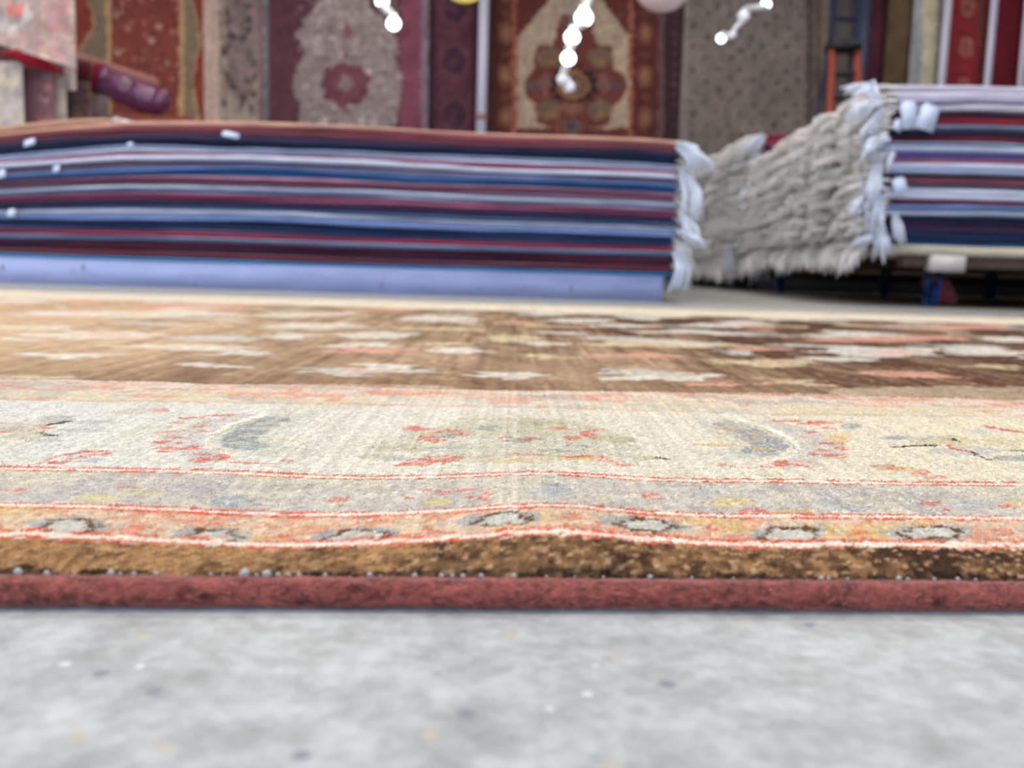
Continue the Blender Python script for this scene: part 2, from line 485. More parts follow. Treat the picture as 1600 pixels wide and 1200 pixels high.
        P.line([(s + x, y) for x, y in ((80, 665), (98, 661), (114, 659))], 3, DKB); P.line([(s + x, y) for x, y in ((62, 678), (75, 680), (92, 683))], 3.5, DKB)
        P.ell(s + 76, 668, 9, 4, COR, .9)
        P.line([(s + x, y) for x, y in ((50, 728), (75, 724), (95, 715), (130, 708), (160, 709), (176, 706))], 3.2, COR, .9)
        P.line([(s + x, y) for x, y in ((72, 727), (100, 726), (118, 719), (140, 715), (165, 712), (176, 707))], 3.2, COR, .9)
        P.ell(s + 145, 722, 28, 3.5, (180, 184, 188), .8, wob=.4); P.ell(s + 205, 645, 30, 4, (206, 204, 190), .7); P.ell(s + 255, 643, 18, 3.5, (222, 118, 88), .8)

    def blossom_r(s):
        for (x, y, w, h, c) in ((1440, 686, 45, 4, LG), (1470, 690, 50, 8, (204, 190, 150)), (1400, 685, 20, 3, BLG), (1510, 706, 60, 7, LG), (1560, 692, 60, 6, (214, 200, 160)), (1590, 718, 40, 5, BLG),
                                (1545, 676, 40, 4, (206, 204, 196)), (1310, 683, 26, 8, (228, 200, 140)), (1405, 732, 32, 5, (216, 190, 130)), (1275, 661, 16, 3.5, COR), (1300, 660, 20, 3, (226, 150, 120)),
                                (1332, 666, 16, 4, BLG), (1380, 727, 20, 2.5, COR), (1400, 731, 16, 2.5, COR), (1440, 738, 16, 3.5, COR), (1460, 745, 18, 3.5, COR), (1440, 741, 10, 4, COR)):
            P.ell(s + x, y, w, h, c, .8, wob=.4)
        P.line([(s + x, y) for x, y in ((1390, 699), (1430, 697), (1468, 697))], 2.4, DKB); P.line([(s + x, y) for x, y in ((1484, 686), (1500, 692))], 4, DKB)
        P.line([(s + x, y) for x, y in ((1520, 709), (1550, 721))], 3.4, DKB); P.line([(s + x, y) for x, y in ((1565, 705), (1600, 707), (1650, 708))], 2.4, DKB)
        P.line([(s + x, y) for x, y in ((1475, 697), (1495, 703), (1520, 709))], 3, COR); P.line([(s + x, y) for x, y in ((1535, 667), (1560, 673), (1610, 681))], 2.6, COR)
    PER = 1620
    for k in (-3, -2, -1, 0, 1, 2, 3):
        palmette(k * PER); frond(k * PER); frond(k * PER, True)
        if k == 0: blossom(0); blossom_r(0)
        elif k < 0: blossom((k) * PER)
        else: blossom_r(k * PER)
    mbm = (v > .172) & (v < .42)
    P.mix(mbm & (vnoise(U * 40, V * 22, 21) > .26), (214, 206, 184), .45)
    # --- second guard
    g2 = (v > .091) & (v <= .167)
    P.mix(g2, (206, 198, 186), 1); P.mix(g2 & (vnoise(U * 45, V * 45, 22) > .08), (218, 208, 184), .8); P.mix(g2 & (vnoise(U * 38 + 20, V * 50, 23) + .4 * vnoise(U * 140, V * 140, 67) > .14), (182, 176, 172), .7)
    G2 = [(155, 780, 40, 6, (220, 206, 150)), (230, 772, 36, 5, (216, 204, 160)), (205, 763, 14, 3, COR), (30, 768, 22, 3, (222, 130, 104)), (95, 764, 16, 2, KH), (60, 780, 50, 5, LG), (370, 780, 32, 9, (160, 168, 178)),
          (525, 775, 18, 5, COR), (420, 775, 30, 4, (206, 198, 176)), (470, 785, 30, 4, LG), (636, 774, 8, 6, COR), (697, 770, 7, 6, COR), (728, 768, 20, 2, COR), (740, 782, 18, 2.5, COR), (762, 778, 6, 12, COR), (685, 784, 22, 6, (226, 204, 130)),
          (660, 764, 22, 2, COR), (870, 770, 26, 10, (158, 166, 174)), (862, 778, 40, 9, (190, 192, 194)), (1010, 774, 22, 4, COR), (1022, 780, 14, 3, COR), (1140, 783, 40, 8, (226, 196, 122)), (1178, 798, 26, 5, COR), (1245, 801, 38, 5, (224, 190, 112)),
          (1100, 770, 26, 6, LG), (1330, 790, 34, 8, (168, 172, 174)), (1290, 783, 26, 6, (176, 178, 178)), (1370, 782, 60, 10, (204, 196, 176)), (1458, 787, 20, 4, COR), (1484, 794, 12, 4, COR), (1575, 790, 14, 4, COR), (1590, 784, 30, 5, (222, 196, 140)), (1520, 790, 40, 8, LG)]
    for k in range(-6, 7):
        for (x, y, w, h, c) in G2:
            P.ell(x + k * 1640, y, w, h, c, .8, wob=.5)
    # --- first guard: cartouches on peach
    g1 = (v > .045) & (v <= .091)
    P.mix(g1, (224, 194, 164), 1); P.mix(g1 & (vnoise(U * 60, V * 60, 24) + .8 * vnoise(U * 190, V * 190, 59) > .16), (222, 140, 108), .7); P.mix(g1 & (vnoise(U * 55 + 9, V * 60, 25) > .2), (222, 190, 124), .8)
    for k in range(-22, 32):
        x = 110 + 224 * k * (1 - .006 * 0); y = 825 if x < 0 else (823 + (8 if 250 < x < 650 else 0) + (10 if x > 1150 else 0) - (3 if 700 < x < 950 else 0))
        P.ell(x, y, 70, 13, (166, 172, 172), .95, n=8)
        P.poly([(x - 52, y + 3), (x - 20, y - 11), (x + 30, y - 11), (x + 55, y + 1), (x + 30, y + 13), (x - 25, y + 13)], (112, 82, 58))
        P.poly([(x - 38, y + 3), (x - 14, y - 7), (x + 26, y - 7), (x + 42, y + 1), (x + 24, y + 9), (x - 20, y + 9)], (206, 202, 190))
        P.ell(x + 112, y, 20, 6, COR, .7, wob=.6)
    # --- guard lines: white flanked by coral
    for vv, w in ((.045, .0042), (.091, .0032), (.167, .0034)):
        wv = V + vnoise(U * 130, V * 0 + vv * 900, 26) * .0016
        dash = vnoise(U * 90, V * 200, 27) > -.28
        P.mix((np.abs(wv - vv) < w * 1.8) & dash, (218, 100, 70), .97)
        P.mix(np.abs(wv - vv) < w * .62, (250, 226, 208), 1)
    # --- outer brown band
    ob = v < .0385
    t = np.clip(.46 + U * 1.9 + vnoise(U * 38, V * 3, 31) * .55 + vnoise(U * 110, V * 60, 32) * .6 + vnoise(U * 260, V * 200, 33) * .9, 0, 1)[:, None]
    oc = np.array(lin((186, 142, 98), .86)) * (1 - t) + np.array(lin((78, 54, 42), .9)) * t
    P.col[ob] = oc[ob]
    rb = np.random.default_rng(5).random(n)
    P.mix(ob & (rb > .84), (214, 176, 132), .55); P.mix(ob & (rb < .2), (58, 42, 34), .5)
    P.mix(ob & (np.abs(U - .235 - (V - .02) * .8) < .007), (48, 38, 34), .8)
    P.mix(V < .0105 + .008 * vnoise(U * 120, V * 0, 34), (44, 36, 32), .92)  # shaded crease beside the cord, painted into the knot colours
    # --- worn, mottled wool: single knots of the neighbouring shades everywhere in the borders
    rgm = np.random.default_rng(99)
    bm = (v > .045) & (v < .545)
    rn = rgm.random(n)
    P.mix(bm & (rn > .86), (206, 196, 176), .5); P.mix(bm & (rn < .10), (236, 232, 222), .55); P.mix(bm & (rn > .10) & (rn < .15), (176, 172, 166), .5)
    P.mix(fld & (rn > .9), (206, 172, 134), .35)
    # --- far border
    P.mix(far, (232, 220, 198), 1)
    P.mix(far & (v > 2.50) & (v < 2.54), (208, 150, 120), .5)
    P.mix(v > RV - .05, (200, 176, 150), .7)
    return P.col


pile = MB()
def pile_patch(u0, u1, v0, v1, du, dv, jit, sub=1):
    nu = int(round((u1 - u0) / du)); nv = int(round((v1 - v0) / dv))
    ku = u0 + (np.arange(nu) + .5) * du; kv = v0 + (np.arange(nv) + .5) * dv
    KU, KV = np.meshgrid(ku, kv, indexing='ij')
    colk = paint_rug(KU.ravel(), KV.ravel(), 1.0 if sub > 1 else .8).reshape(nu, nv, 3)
    rg = np.random.default_rng(int(1000 * (u0 + 5)) + int(v0 * 50))
    colk = colk * (1 + (rg.random((nu, nv, 1)) - .5) * .34)
    colk = colk * (1 + (rg.random((nu, 1, 1)) - .5) * .16)     # each warp column takes the dye a little differently
    gu = np.linspace(u0, u1, nu * sub + 1); gv = np.linspace(v0, v1, nv * sub + 1)
    U, V = np.meshgrid(gu, gv, indexing='ij')
    iu = np.minimum(np.arange(nu * sub + 1) // sub, nu - 1); iv = np.minimum(np.arange(nv * sub + 1) // sub, nv - 1)
    c = colk[iu][:, iv] * (1 + (rg.random((len(iu), len(iv), 1)) - .5) * .24)
    z = rug_z(U, V) + (rg.random(U.shape) - .5) * jit
    if sub > 1:
        z -= (np.arange(len(gu)) % sub == 0)[:, None] * .0003    # furrow between the knot rows
    X, Y = rug_xy(U + (rg.random(U.shape) - .5) * jit * .5, V)
    pile.grid(X, Y, z, np.clip(c, 0, .92))
    return colk, ku, kv

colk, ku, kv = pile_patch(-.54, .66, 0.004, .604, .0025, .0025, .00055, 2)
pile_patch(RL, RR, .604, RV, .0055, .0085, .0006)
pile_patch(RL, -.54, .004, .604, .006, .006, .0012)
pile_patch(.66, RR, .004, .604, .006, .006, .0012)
# loose pile tufts standing up out of the near border
NT = 110000
rg = np.random.default_rng(77)
tu = rg.uniform(-.40, .44, NT); tv = .0045 + rg.random(NT) ** 1.5 * .42
ok = np.abs(tu) < .27 + .75 * tv
tu, tv = tu[ok], tv[ok]; NT = tu.size
ci = np.clip(((tu + .54) / .0025).astype(int), 0, len(ku) - 1); cj = np.clip(((tv - .004) / .0025).astype(int), 0, len(kv) - 1)
tc_ = colk[ci, cj] * rg.uniform(.9, 1.25, (NT, 1))
bx, by = rug_xy(tu, tv); bz = rug_z(tu, tv) - .0006
hh = rg.uniform(.0008, .0017, NT); wd = rg.uniform(.0003, .0006, NT); an = rg.uniform(0, math.pi, NT)
lx = rg.normal(0, .0009, NT); ly = rg.normal(.0004, .0008, NT)
V3 = np.stack([np.stack([bx - wd * np.cos(an), by - wd * np.sin(an), bz], -1), np.stack([bx + wd * np.cos(an), by + wd * np.sin(an), bz], -1),
               np.stack([bx + lx, by + ly, bz + hh], -1)], 1).reshape(-1, 3)
k3 = np.arange(NT) * 3
pile.add(V3, np.stack([k3, k3 + 1, k3 + 2, k3 + 2], -1), np.clip(np.repeat(tc_, 3, 0), 0, .92))

rug = empty('area_rug', (0, Y0, 0))
tag(rug, 'large cream bordered wool rug with brown field, spread on the concrete floor in the foreground', 'rug')
o = pile.build('pile', M_PILE, rug); o.matrix_parent_inverse = Matrix.Translation((0, -Y0, 0))
# woven foundation under the pile
us = np.linspace(RL, RR, 120); vs = np.array([.002, .02, .3, .6, 1.2, 2.0, RV])
fb = MB()
Ug, Vg = np.meshgrid(us, vs, indexing='ij')
X, Y = rug_xy(Ug, Vg)
fb.grid(X, Y, np.full_like(X, .0015), flip=True)
fb.grid(X, Y, np.where(Vg < .01, .0075, .0095))
for j, vv in ((0, .002), (len(vs) - 1, RV)):
    Xe = np.stack([X[:, j], X[:, j]], -1); Ye = np.stack([Y[:, j], Y[:, j]], -1)
    Ze = np.stack([np.full(len(us), .0015), np.full(len(us), .0085)], -1)
    fb.grid(Xe, Ye, Ze)
o = fb.build('foundation', mat('rug_backing', lin((70, 56, 48)), .95), rug); o.matrix_parent_inverse = Matrix.Translation((0, -Y0, 0))
# overcast edge cord with its wrapping and loose fibres
cb = MB()
M_CORD = mat('wine_wool_cord', attr='Col', rough=.85, sheen=.2, spec=.15)
CR = .0058
nu = 2600
uu = np.concatenate([np.linspace(RL, -.36, 260)[:-1], np.linspace(-.36, .40, nu), np.linspace(.40, RR, 260)[1:]])
th = np.linspace(0, 2 * math.pi, 29)
Uc, Tc = np.meshgrid(uu, th, indexing='ij')
ph = Uc * 2400 + Tc * .8 + vnoise(Uc * 30, Tc * 0, 40) * 14
rr_ = CR * (1 + .035 * vnoise(Uc * 34, Tc * .9, 41) + .03 * vnoise(Uc * 120, Tc * 2, 44)) + .00007 * np.sin(ph) + .0004 * vnoise(Uc * 500, Tc * 7, 42) + .0004 * vnoise(Uc * 160, Tc * 3, 46)
Xc, Yc = rug_xy(Uc, np.zeros_like(Uc))
cc = np.array(lin((138, 70, 60), .72)) * (1 + 1.2 * vnoise(Uc * 420 + Tc * 2, Tc * 5, 43)[..., None] + .7 * vnoise(Uc * 90, Tc * 2, 45)[..., None])
cb.grid(Xc, Yc - .0005 + rr_ * np.cos(Tc), CR + rr_ * np.sin(Tc), np.clip(cc, 0, .9))
NF = 9000
fu = rg.uniform(-.25, .29, NF); ft = rg.uniform(-.9, math.pi + .2, NF)
dx = rg.normal(0, 1, NF); dt = rg.normal(0, .5, NF)
Ln = rg.uniform(.0012, .0045, NF)
px_, py_ = rug_xy(fu, np.zeros(NF)); py_ = py_ - .0005
def cp(u_, t_, r_): return np.stack([u_, py_ + r_ * np.cos(t_), CR + r_ * np.sin(t_)], -1)
lift = rg.random(NF) ** 3 * .0012
a0 = cp(px_, ft, CR * .99); a1 = cp(px_ + dx * Ln * .35, ft + dt * Ln / CR * .7, CR * 1.03 + lift * .6); a2 = cp(px_ + dx * Ln * .8, ft + dt * Ln / CR * 1.6, CR * 1.02 + lift)
w_ = np.array([0, .00006, .00006])
VV = np.stack([a0 - w_, a0 + w_, a1 + w_, a1 - w_, a2], 1).reshape(-1, 3)
k5 = np.arange(NF)[:, None] * 5
FF = np.concatenate([k5 + np.array([0, 1, 2, 3]), k5 + np.array([3, 2, 4, 4])])
fcol = np.array(lin((196, 120, 112))) * rg.uniform(.3, 1.15, (NF, 1))
cb.add(VV, FF, np.repeat(np.clip(fcol, 0, .9), 5, 0))
o = cb.build('edge_cord', M_CORD, rug); o.matrix_parent_inverse = Matrix.Translation((0, -Y0, 0))
tag(o, 'wine red wrapped wool edge cord')
# white weft knots peeping between cord and pile
M_KN = mat('white_cotton_knot', lin((160, 162, 160)), .8)
for (x, r) in ((6, .0024), (53, .0016), (98, .0008), (157, .0018), (172, .0010), (194, .0013), (230, .0015), (278, .0009), (318, .0011), (338, .0008), (372, .0027), (392, .0010), (408, .0023), (426, .0014),
               (443, .0013), (460, .0014), (502, .0013), (573, .0017), (590, .0007), (645, .0015), (688, .0015), (705, .0012), (722, .0013), (751, .0014), (803, .0015), (855, .0008), (900, .0007), (945, .0008),
               (1019, .0015), (1085, .0008), (1150, .0007), (1288, .0014), (1300, .0011), (1330, .0009), (1410, .0016), (1424, .0010), (1465, .0011), (1502, .0013), (1530, .0009)):
    X_, Y_ = on_z(x, 909, .0105); r *= .78
    u_ = X_
    q = MB()
    n = 9
    ths = np.linspace(0, math.pi, 7); phs = np.linspace(0, 2 * math.pi, n)
    A, B = np.meshgrid(ths, phs, indexing='ij')
    wob = r * (1 + .3 * (rg.random(A.shape) - .5)); wob[:, -1] = wob[:, 0]; wob[0] = r; wob[-1] = r
    q.grid(wob * np.sin(A) * np.cos(B), wob * .8 * np.sin(A) * np.sin(B), wob * np.cos(A))
    xx, yy = rug_xy(u_, .0062)
    q.build('weft_knot', M_KN, rug, loc=(xx, yy - Y0, .0102 + r * .25))

# ------------------------------------------------------------------ stacks of rugs
def fringe_mesh(name, y0, y1, n, out, drop, rad, sgn, seed, slope=0.0):
    """strands along Y from the end of a rug, running out along sgn*X and drooping"""
    r = np.random.default_rng(seed)
    ys = np.linspace(y0, y1, n) + r.normal(0, .01, n)
    S = np.linspace(0, 1, 6)
    clump = np.interp(ys, np.linspace(y0, y1, 24), r.uniform(.55, 1.25, 24))
    o_ = out * r.uniform(.6, 1.15, n) * clump; d_ = drop * r.uniform(.4, 1.3, n) * clump; sw = r.normal(0, .02, n)
    mbx = MB()
    pts = np.zeros((n, 6, 3))
    pts[..., 0] = sgn * (o_[:, None] * np.sin(S * 1.5)[None]) + slope * (ys - y0)[:, None]
    pts[..., 1] = ys[:, None] + sw[:, None] * S[None] ** 1.5 + r.normal(0, .004, (n, 6))
    pts[..., 2] = -d_[:, None] * (S[None] ** 1.8) + .012 * np.sin(S * 3)[None] * r.uniform(0, 1.2, (n, 1))
    k = 4
    R = rad * r.uniform(.6, 1.3, n)[:, None] * np.array([.9, 1.0, .8, 1.1, 1.0, .45])[None]
    an = np.arange(k) * 2 * math.pi / k
    ring = pts[:, :, None, :] + R[:, :, None, None] * np.stack([np.sin(an) * .7, np.cos(an), np.sin(an) * .7], -1)[None, None]
    v = ring.reshape(-1, 3)
    base = np.arange(n)[:, None, None] * 6 * k + np.arange(5)[None, :, None] * k
    i0 = base + np.arange(k)[None, None]; i1 = base + ((np.arange(k) + 1) % k)[None, None]
    f = np.stack([i0, i1, i1 + k, i0 + k], -1).reshape(-1, 4)
    mbx.add(v, f)
    return mbx.mesh(name)


def stack(colors, zt, zb, xl, xr, yf, yb, seed, prefix, where, group, fr_side, fr_mats, fr_var, gain, xlb=None, jl=.015, names=None, fr_slope=0.0, ripple=1.0):
    """colors top to bottom: (rgb, weight, word). zt, zb: functions of X for the top and bottom of the pile"""
    r = np.random.default_rng(seed)
    N_ = len(colors)
    wt = np.array([c[1] for c in colors], float); cum = np.concatenate([[0], np.cumsum(wt)]) / wt.sum()
    xs = np.linspace(xl, xr, 90)
    bl = np.array([zt(x) for x in xs]); bb = np.array([zb(x) for x in xs])
    bounds = []
    for k in range(N_ + 1):
        thick = (bl - bb) * (wt[min(k, N_ - 1)] / wt.sum())
        rp = (vnoise(xs * 1.7 + 3, xs * 0 + k * .35, seed) * .9 + vnoise(xs * 6, xs * 0 + k * .6, seed + 1) * .25) * thick * .75 * ripple
        if k in (0, N_): rp = rp * 0
        bounds.append(bl - (bl - bb) * cum[k] + rp)
    ords = ['topmost', 'second', 'third', 'fourth', 'fifth', 'sixth', 'seventh', 'eighth', 'ninth', 'tenth', 'eleventh', 'twelfth', 'thirteenth', 'fourteenth', 'fifteenth', 'sixteenth', 'seventeenth',
            'eighteenth', 'nineteenth', 'twentieth', 'twenty-first', 'twenty-second', 'twenty-third', 'twenty-fourth', 'twenty-fifth', 'twenty-sixth', 'twenty-seventh', 'twenty-eighth', 'twenty-ninth', 'thirtieth',
            'thirty-first', 'thirty-second', 'thirty-third', 'thirty-fourth', 'thirty-fifth', 'thirty-sixth', 'thirty-seventh', 'thirty-eighth', 'thirty-ninth', 'fortieth', 'forty-first', 'forty-second']
    out = []
    for k, (c, w, word) in enumerate(colors):
        top = bounds[k] - .0011; bot = bounds[k + 1] + .0011
        jf = r.uniform(-.014, .014); je0 = r.uniform(-jl, jl); je1 = r.uniform(-jl, jl)
        X = xl + (xs - xl) / (xr - xl) * (xr - xl + je1 - je0) + je0
        fx = 1 - (xs - xs[0]) / (xs[-1] - xs[0])
        sk = (0 if xlb is None else (xlb - xl)) * fx
        t = top - bot; rad = t / 2
        yfr = yf + jf + vnoise(xs * 2.2, xs * 0 + k * 3.1, seed + 2) * .02
        prof = []
        bul = np.minimum(rad, .02)
        for ang in (90, 50, 15, -15, -50, -90):
            a_ = math.radians(ang)
            prof.append((yfr + bul * (1 - math.cos(a_)), bot + rad + rad * math.sin(a_), 0))
        mbx = MB()
        rows = [(np.full_like(xs, yb), top, 1)] + prof + [(np.full_like(xs, yb), bot, 1), (np.full_like(xs, yb), top, 1)]
        XX = np.stack([X + sk * q[2] for q in rows], -1); YY = np.stack([q[0] for q in rows], -1); ZZ = np.stack([q[1] for q in rows], -1)
        mbx.grid(XX, YY, ZZ, flip=True)
        # closed ends
        for e, fl in ((0, False), (-1, True)):
            m = len(rows) - 1
            pts = [(XX[e, i], YY[e, i], ZZ[e, i]) for i in range(m)]
            cen = tuple(np.mean([pts[1], pts[-2]], 0))
            vv = pts + [cen]
            mbx.add(vv, [(i, (i + 1) % m, m, m) if fl else ((i + 1) % m, i, m, m) for i in range(m)])
        o = mbx.build('folded_rug', wool(c, gain))
        lab = f'{word} rug, {ords[k]} from the top {where}'
        tag(o, lab, 'rug', group)
        if fr_side:
            e = -1 if fr_side > 0 else 0
            fmx = fr_var[r.integers(len(fr_var))]
            fo = link('fringe', fmx, None, o, (float(X[e]), yf, float((top[e] + bot[e]) / 2)))
            if not fmx.materials: fmx.materials.append(fr_mats)
        out.append(o)
    return out


NAVY = (10, 24, 56); NV2 = (20, 50, 96); LAV = (190, 196, 216); LAV2 = (140, 152, 182); GRB = (104, 112, 142); STL = (30, 86, 136)
MAU = (142, 84, 112); CRM = (140, 36, 70); PLM = (60, 28, 60); PEA = (192, 146, 128); MBR = (116, 62, 74); PINK = (178, 132, 158); PERI = (104, 126, 178); SLT = (82, 90, 118); GMV = (104, 84, 108); DKR = (92, 20, 40)
# left stack, front at 4.2 m
YL_ = 4.2
tops = [(0, 209), (60, 202), (120, 196), (200, 189), (300, 189), (400, 190), (500, 194), (600, 199), (700, 205), (800, 209), (900, 212), (1000, 216), (1066, 221)]
txz = [on_y(a, b_, YL_) for a, b_ in tops]
def zt_left(x): return float(np.interp(x, [-3.4] + [p[0] for p in txz], [txz[0][1] - .06] + [p[1] for p in txz]))
XLr = on_y(1056, 300, YL_)[0]
BOARD_T = .128
bots = [(0, 400), (100, 404.5), (200, 404), (400, 411), (600, 420), (1040, 436)]
def zb_left(x): return BOARD_T + .006
left_cols = [(PEA, 1.0, 'peach-topped thin'), ((134, 66, 74), .8, 'brick red'), (MBR, 1.0, 'mauve-brown'), ((72, 62, 96), .8, 'dusky violet'), (NAVY, 1.9, 'thick dark navy'), (LAV2, .9, 'lavender-grey'), (LAV, .9, 'pale lavender'), (CRM, .8, 'crimson'), (LAV, 1.2, 'pale lavender'),
             (MBR, .5, 'brown-mauve'), (GRB, .9, 'grey-blue'), (PERI, .6, 'periwinkle'), (STL, 1.1, 'steel blue'), (PINK, .8, 'dusty pink'), (DKR, .7, 'dark wine'), (GMV, .8, 'grey-mauve'), (LAV, 1.0, 'pale lavender'), (SLT, .4, 'slate'), (LAV2, .7, 'lavender-grey'),
             (CRM, .6, 'crimson'), (MAU, .8, 'mauve'), (PLM, .8, 'deep plum'), (NV2, .7, 'navy'), (SLT, .5, 'slate'), (LAV, 1.3, 'pale lavender'), (LAV2, .5, 'lavender-grey'), (PERI, 1.2, 'periwinkle'), (NAVY, 1.1, 'dark navy'), (NV2, .8, 'navy'), (GMV, .8, 'grey-mauve'),
             (CRM, 1.0, 'crimson'), (LAV2, .5, 'lavender-grey'), (SLT, .8, 'slate'), (PLM, .8, 'deep plum'), (DKR, .7, 'dark wine'), ((40, 24, 52), .9, 'blackish purple'), (MBR, .6, 'brown-mauve'), (DKR, .8, 'dark wine')]
GW = 1.0
lv = [fringe_mesh('fringe', 0.01, 2.5, 260, .085, .085, .0048, 1, s) for s in range(5)]
stack(left_cols, zt_left, zb_left, -3.4, XLr, YL_, 6.9, 3, 'l', 'of the long left stack', 'rugs of the long left stack', 1, M_FRINGE, lv, GW, jl=.012, ripple=1.5)

# tan rug doubled back over the left end of the pile
xtb = on_y(168, 190, YL_)[0]
mbx = MB()
xs = np.linspace(-3.3, xtb, 60)
base = np.array([zt_left(x) for x in xs])
lift = np.interp(xs, [-3.3, on_y(0, 190, YL_)[0], on_y(90, 190, YL_)[0], xtb - .03, xtb], [.03, .038, .04, .030, .016])
ths_ = np.linspace(0, 1, 2)
fr = YL_ + .03 + vnoise(xs * 3, xs * 0, 9) * .03
rows = [(6.7 + 0 * xs, base + lift), (fr + .02, base + lift), (fr + .004, base + lift * .85), (fr, base + lift * .5), (fr + .01, base + .001), (6.7 + 0 * xs, base + .001), (6.7 + 0 * xs, base + lift)]
mbx.grid(np.stack([xs] * 7, -1), np.stack([q[0] for q in rows], -1), np.stack([q[1] for q in rows], -1), flip=True)
mbx.add([(xtb, rows[i][0][-1], rows[i][1][-1]) for i in range(6)], [(0, 1, 2, 5), (2, 3, 4, 5)])
brr = tag(mbx.build('folded_rug', wool((176, 136, 112), .9)), 'tan brown rug doubled over the left end of the long stack', 'rug')
fm_ = fringe_mesh('fringe', 0, 1.2, 120, .06, .03, .005, 1, 91); fm_.materials.append(M_FRINGE)
link('fringe', fm_, None, brr, (xtb - .005, YL_ + .04, zt_left(xtb) + .022))

# white painted board platform with teal mat
pl = tag(empty('display_platform', ((-3.45 + XLr) / 2, YL_, 0)), 'low white board platform under the long left rug stack', 'platform')
cx_ = (-3.45 + XLr) / 2
XB = on_y(1036, 450, YL_)[0]
M_BOARD = mat('whitewashed_board', lin((156, 168, 212)), .6, noise=(4, .82, 1.06, (1, 3, 6)))
def stain(px, py, r):
    return
mb = MB(); mb.box(-3.45 - cx_, XB - cx_, 0, .022, 0, BOARD_T - .008); mb.build('front_board', M_BOARD, pl, False)
mb = MB(); mb.box(XB - .03 - cx_, XB - cx_, .022, 2.7, 0, BOARD_T - .008); mb.build('side_board', M_BOARD, pl, False)
mb = MB(); mb.box(-3.45 - cx_, XB - .03 - cx_, 2.7, 2.722, 0, BOARD_T - .008); mb.build('back_board', M_BOARD, pl, False)
mb = MB(); mb.box(-3.45 - cx_, XLr + .01 - cx_, -.006, 2.73, BOARD_T - .0078, BOARD_T + .005); tag(mb.build('cover_mat', mat('teal_mat', lin((20, 110, 160)), .7), pl, False), 'teal blue mat edge')
M_KNOT = mat('wood_knot', lin((116, 110, 126)), .7)
for (x, y, r) in ((597, 446, .012), (600, 432, .006), (820, 447, .006), (893, 452, .013), (305, 444, .008), (112, 423, .007), (130, 418, .012), (4, 418, .012), (750, 452, .006), (486, 430, .006)):
    X_, Z_ = on_y(x, y, YL_); Z_ = max(.02, min(Z_, BOARD_T - .03))
    q = MB(); a_ = np.linspace(0, 2 * math.pi, 13)[:-1]
    pv = [(X_ - cx_ + r * math.cos(t) * random.uniform(.4, .7), -.0012, Z_ + r * math.sin(t) * random.uniform(.8, 1.4)) for t in a_]
    pv2 = [(p[0], .002, p[2]) for p in pv]
    q.add(pv + [(X_ - cx_, -.0012, Z_)], [(i, (i + 1) % 12, 12, 12) for i in range(12)])
    q.add(pv + pv2, [(i, (i + 1) % 12, 12 + (i + 1) % 12, 12 + i) for i in range(12)])
    q.build('knot', M_KNOT, pl)

# right stack on a wheeled trolley
YR = 4.6
XR0 = on_y(1384, 300, YR)[0]; XR1 = 5.0; XRb = on_y(1192, 300, 7.8)[0]
ZR_T = on_y(1450, 133, YR)[1]; ZR_B = on_y(1450, 383, YR)[1]
def zt_r(x): return ZR_T + .012 * math.sin((x - 1.8) * 2.3) - .02 * max(0, x - 2.2)
def zb_r(x): return ZR_B
LWH = (196, 190, 208)
right_cols = [(LWH, 1.2, 'lilac-white'), ((206, 200, 212), 1.0, 'pale cream-lilac'), ((170, 164, 190), .8, 'lilac-grey'), ((204, 198, 208), 1.4, 'pale cream-lilac'), ((26, 22, 52), .6, 'blackish navy'), (DKR, .8, 'dark wine'), ((134, 24, 44), .9, 'red'), (GRB, 1.0, 'grey-blue'), ((36, 24, 52), 1.1, 'blackish purple'), (DKR, .9, 'dark wine'),
              (LAV2, .6, 'lavender-grey'), (LAV, 1.1, 'pale lavender'), ((82, 76, 140), .9, 'blue-violet'), (MAU, .9, 'mauve'), (LAV, 1.0, 'pale lavender'), (LAV2, .9, 'lavender-grey'), (PLM, .5, 'deep plum'), (MBR, 1.3, 'brown-mauve'), (SLT, .6, 'slate'), (LAV, 1.0, 'pale lavender'), ((186, 188, 208), 1.0, 'silver-grey'),
              (DKR, .8, 'dark wine'), (PERI, .7, 'periwinkle'), (LAV, 1.1, 'pale lavender'), (NAVY, .9, 'dark navy'), ((40, 26, 58), 1.0, 'blackish purple'), (PLM, .8, 'deep plum'), (NV2, .9, 'navy'), (NAVY, .8, 'dark navy'), (STL, .7, 'steel blue')]
slope = (XRb - XR0) / 3.2
rv = [fringe_mesh('fringe', 0, 3.2, 620, .15, .035, .0065, -1, 50 + s, slope) for s in range(5)]
rr_stack = stack(right_cols, zt_r, zb_r, XR0, XR1, YR, 7.8, 21, 'r', 'of the right stack on the trolley', 'rugs of the right trolley stack', -1, M_FRINGE2, rv, GW, xlb=XRb, jl=.02, ripple=.8)
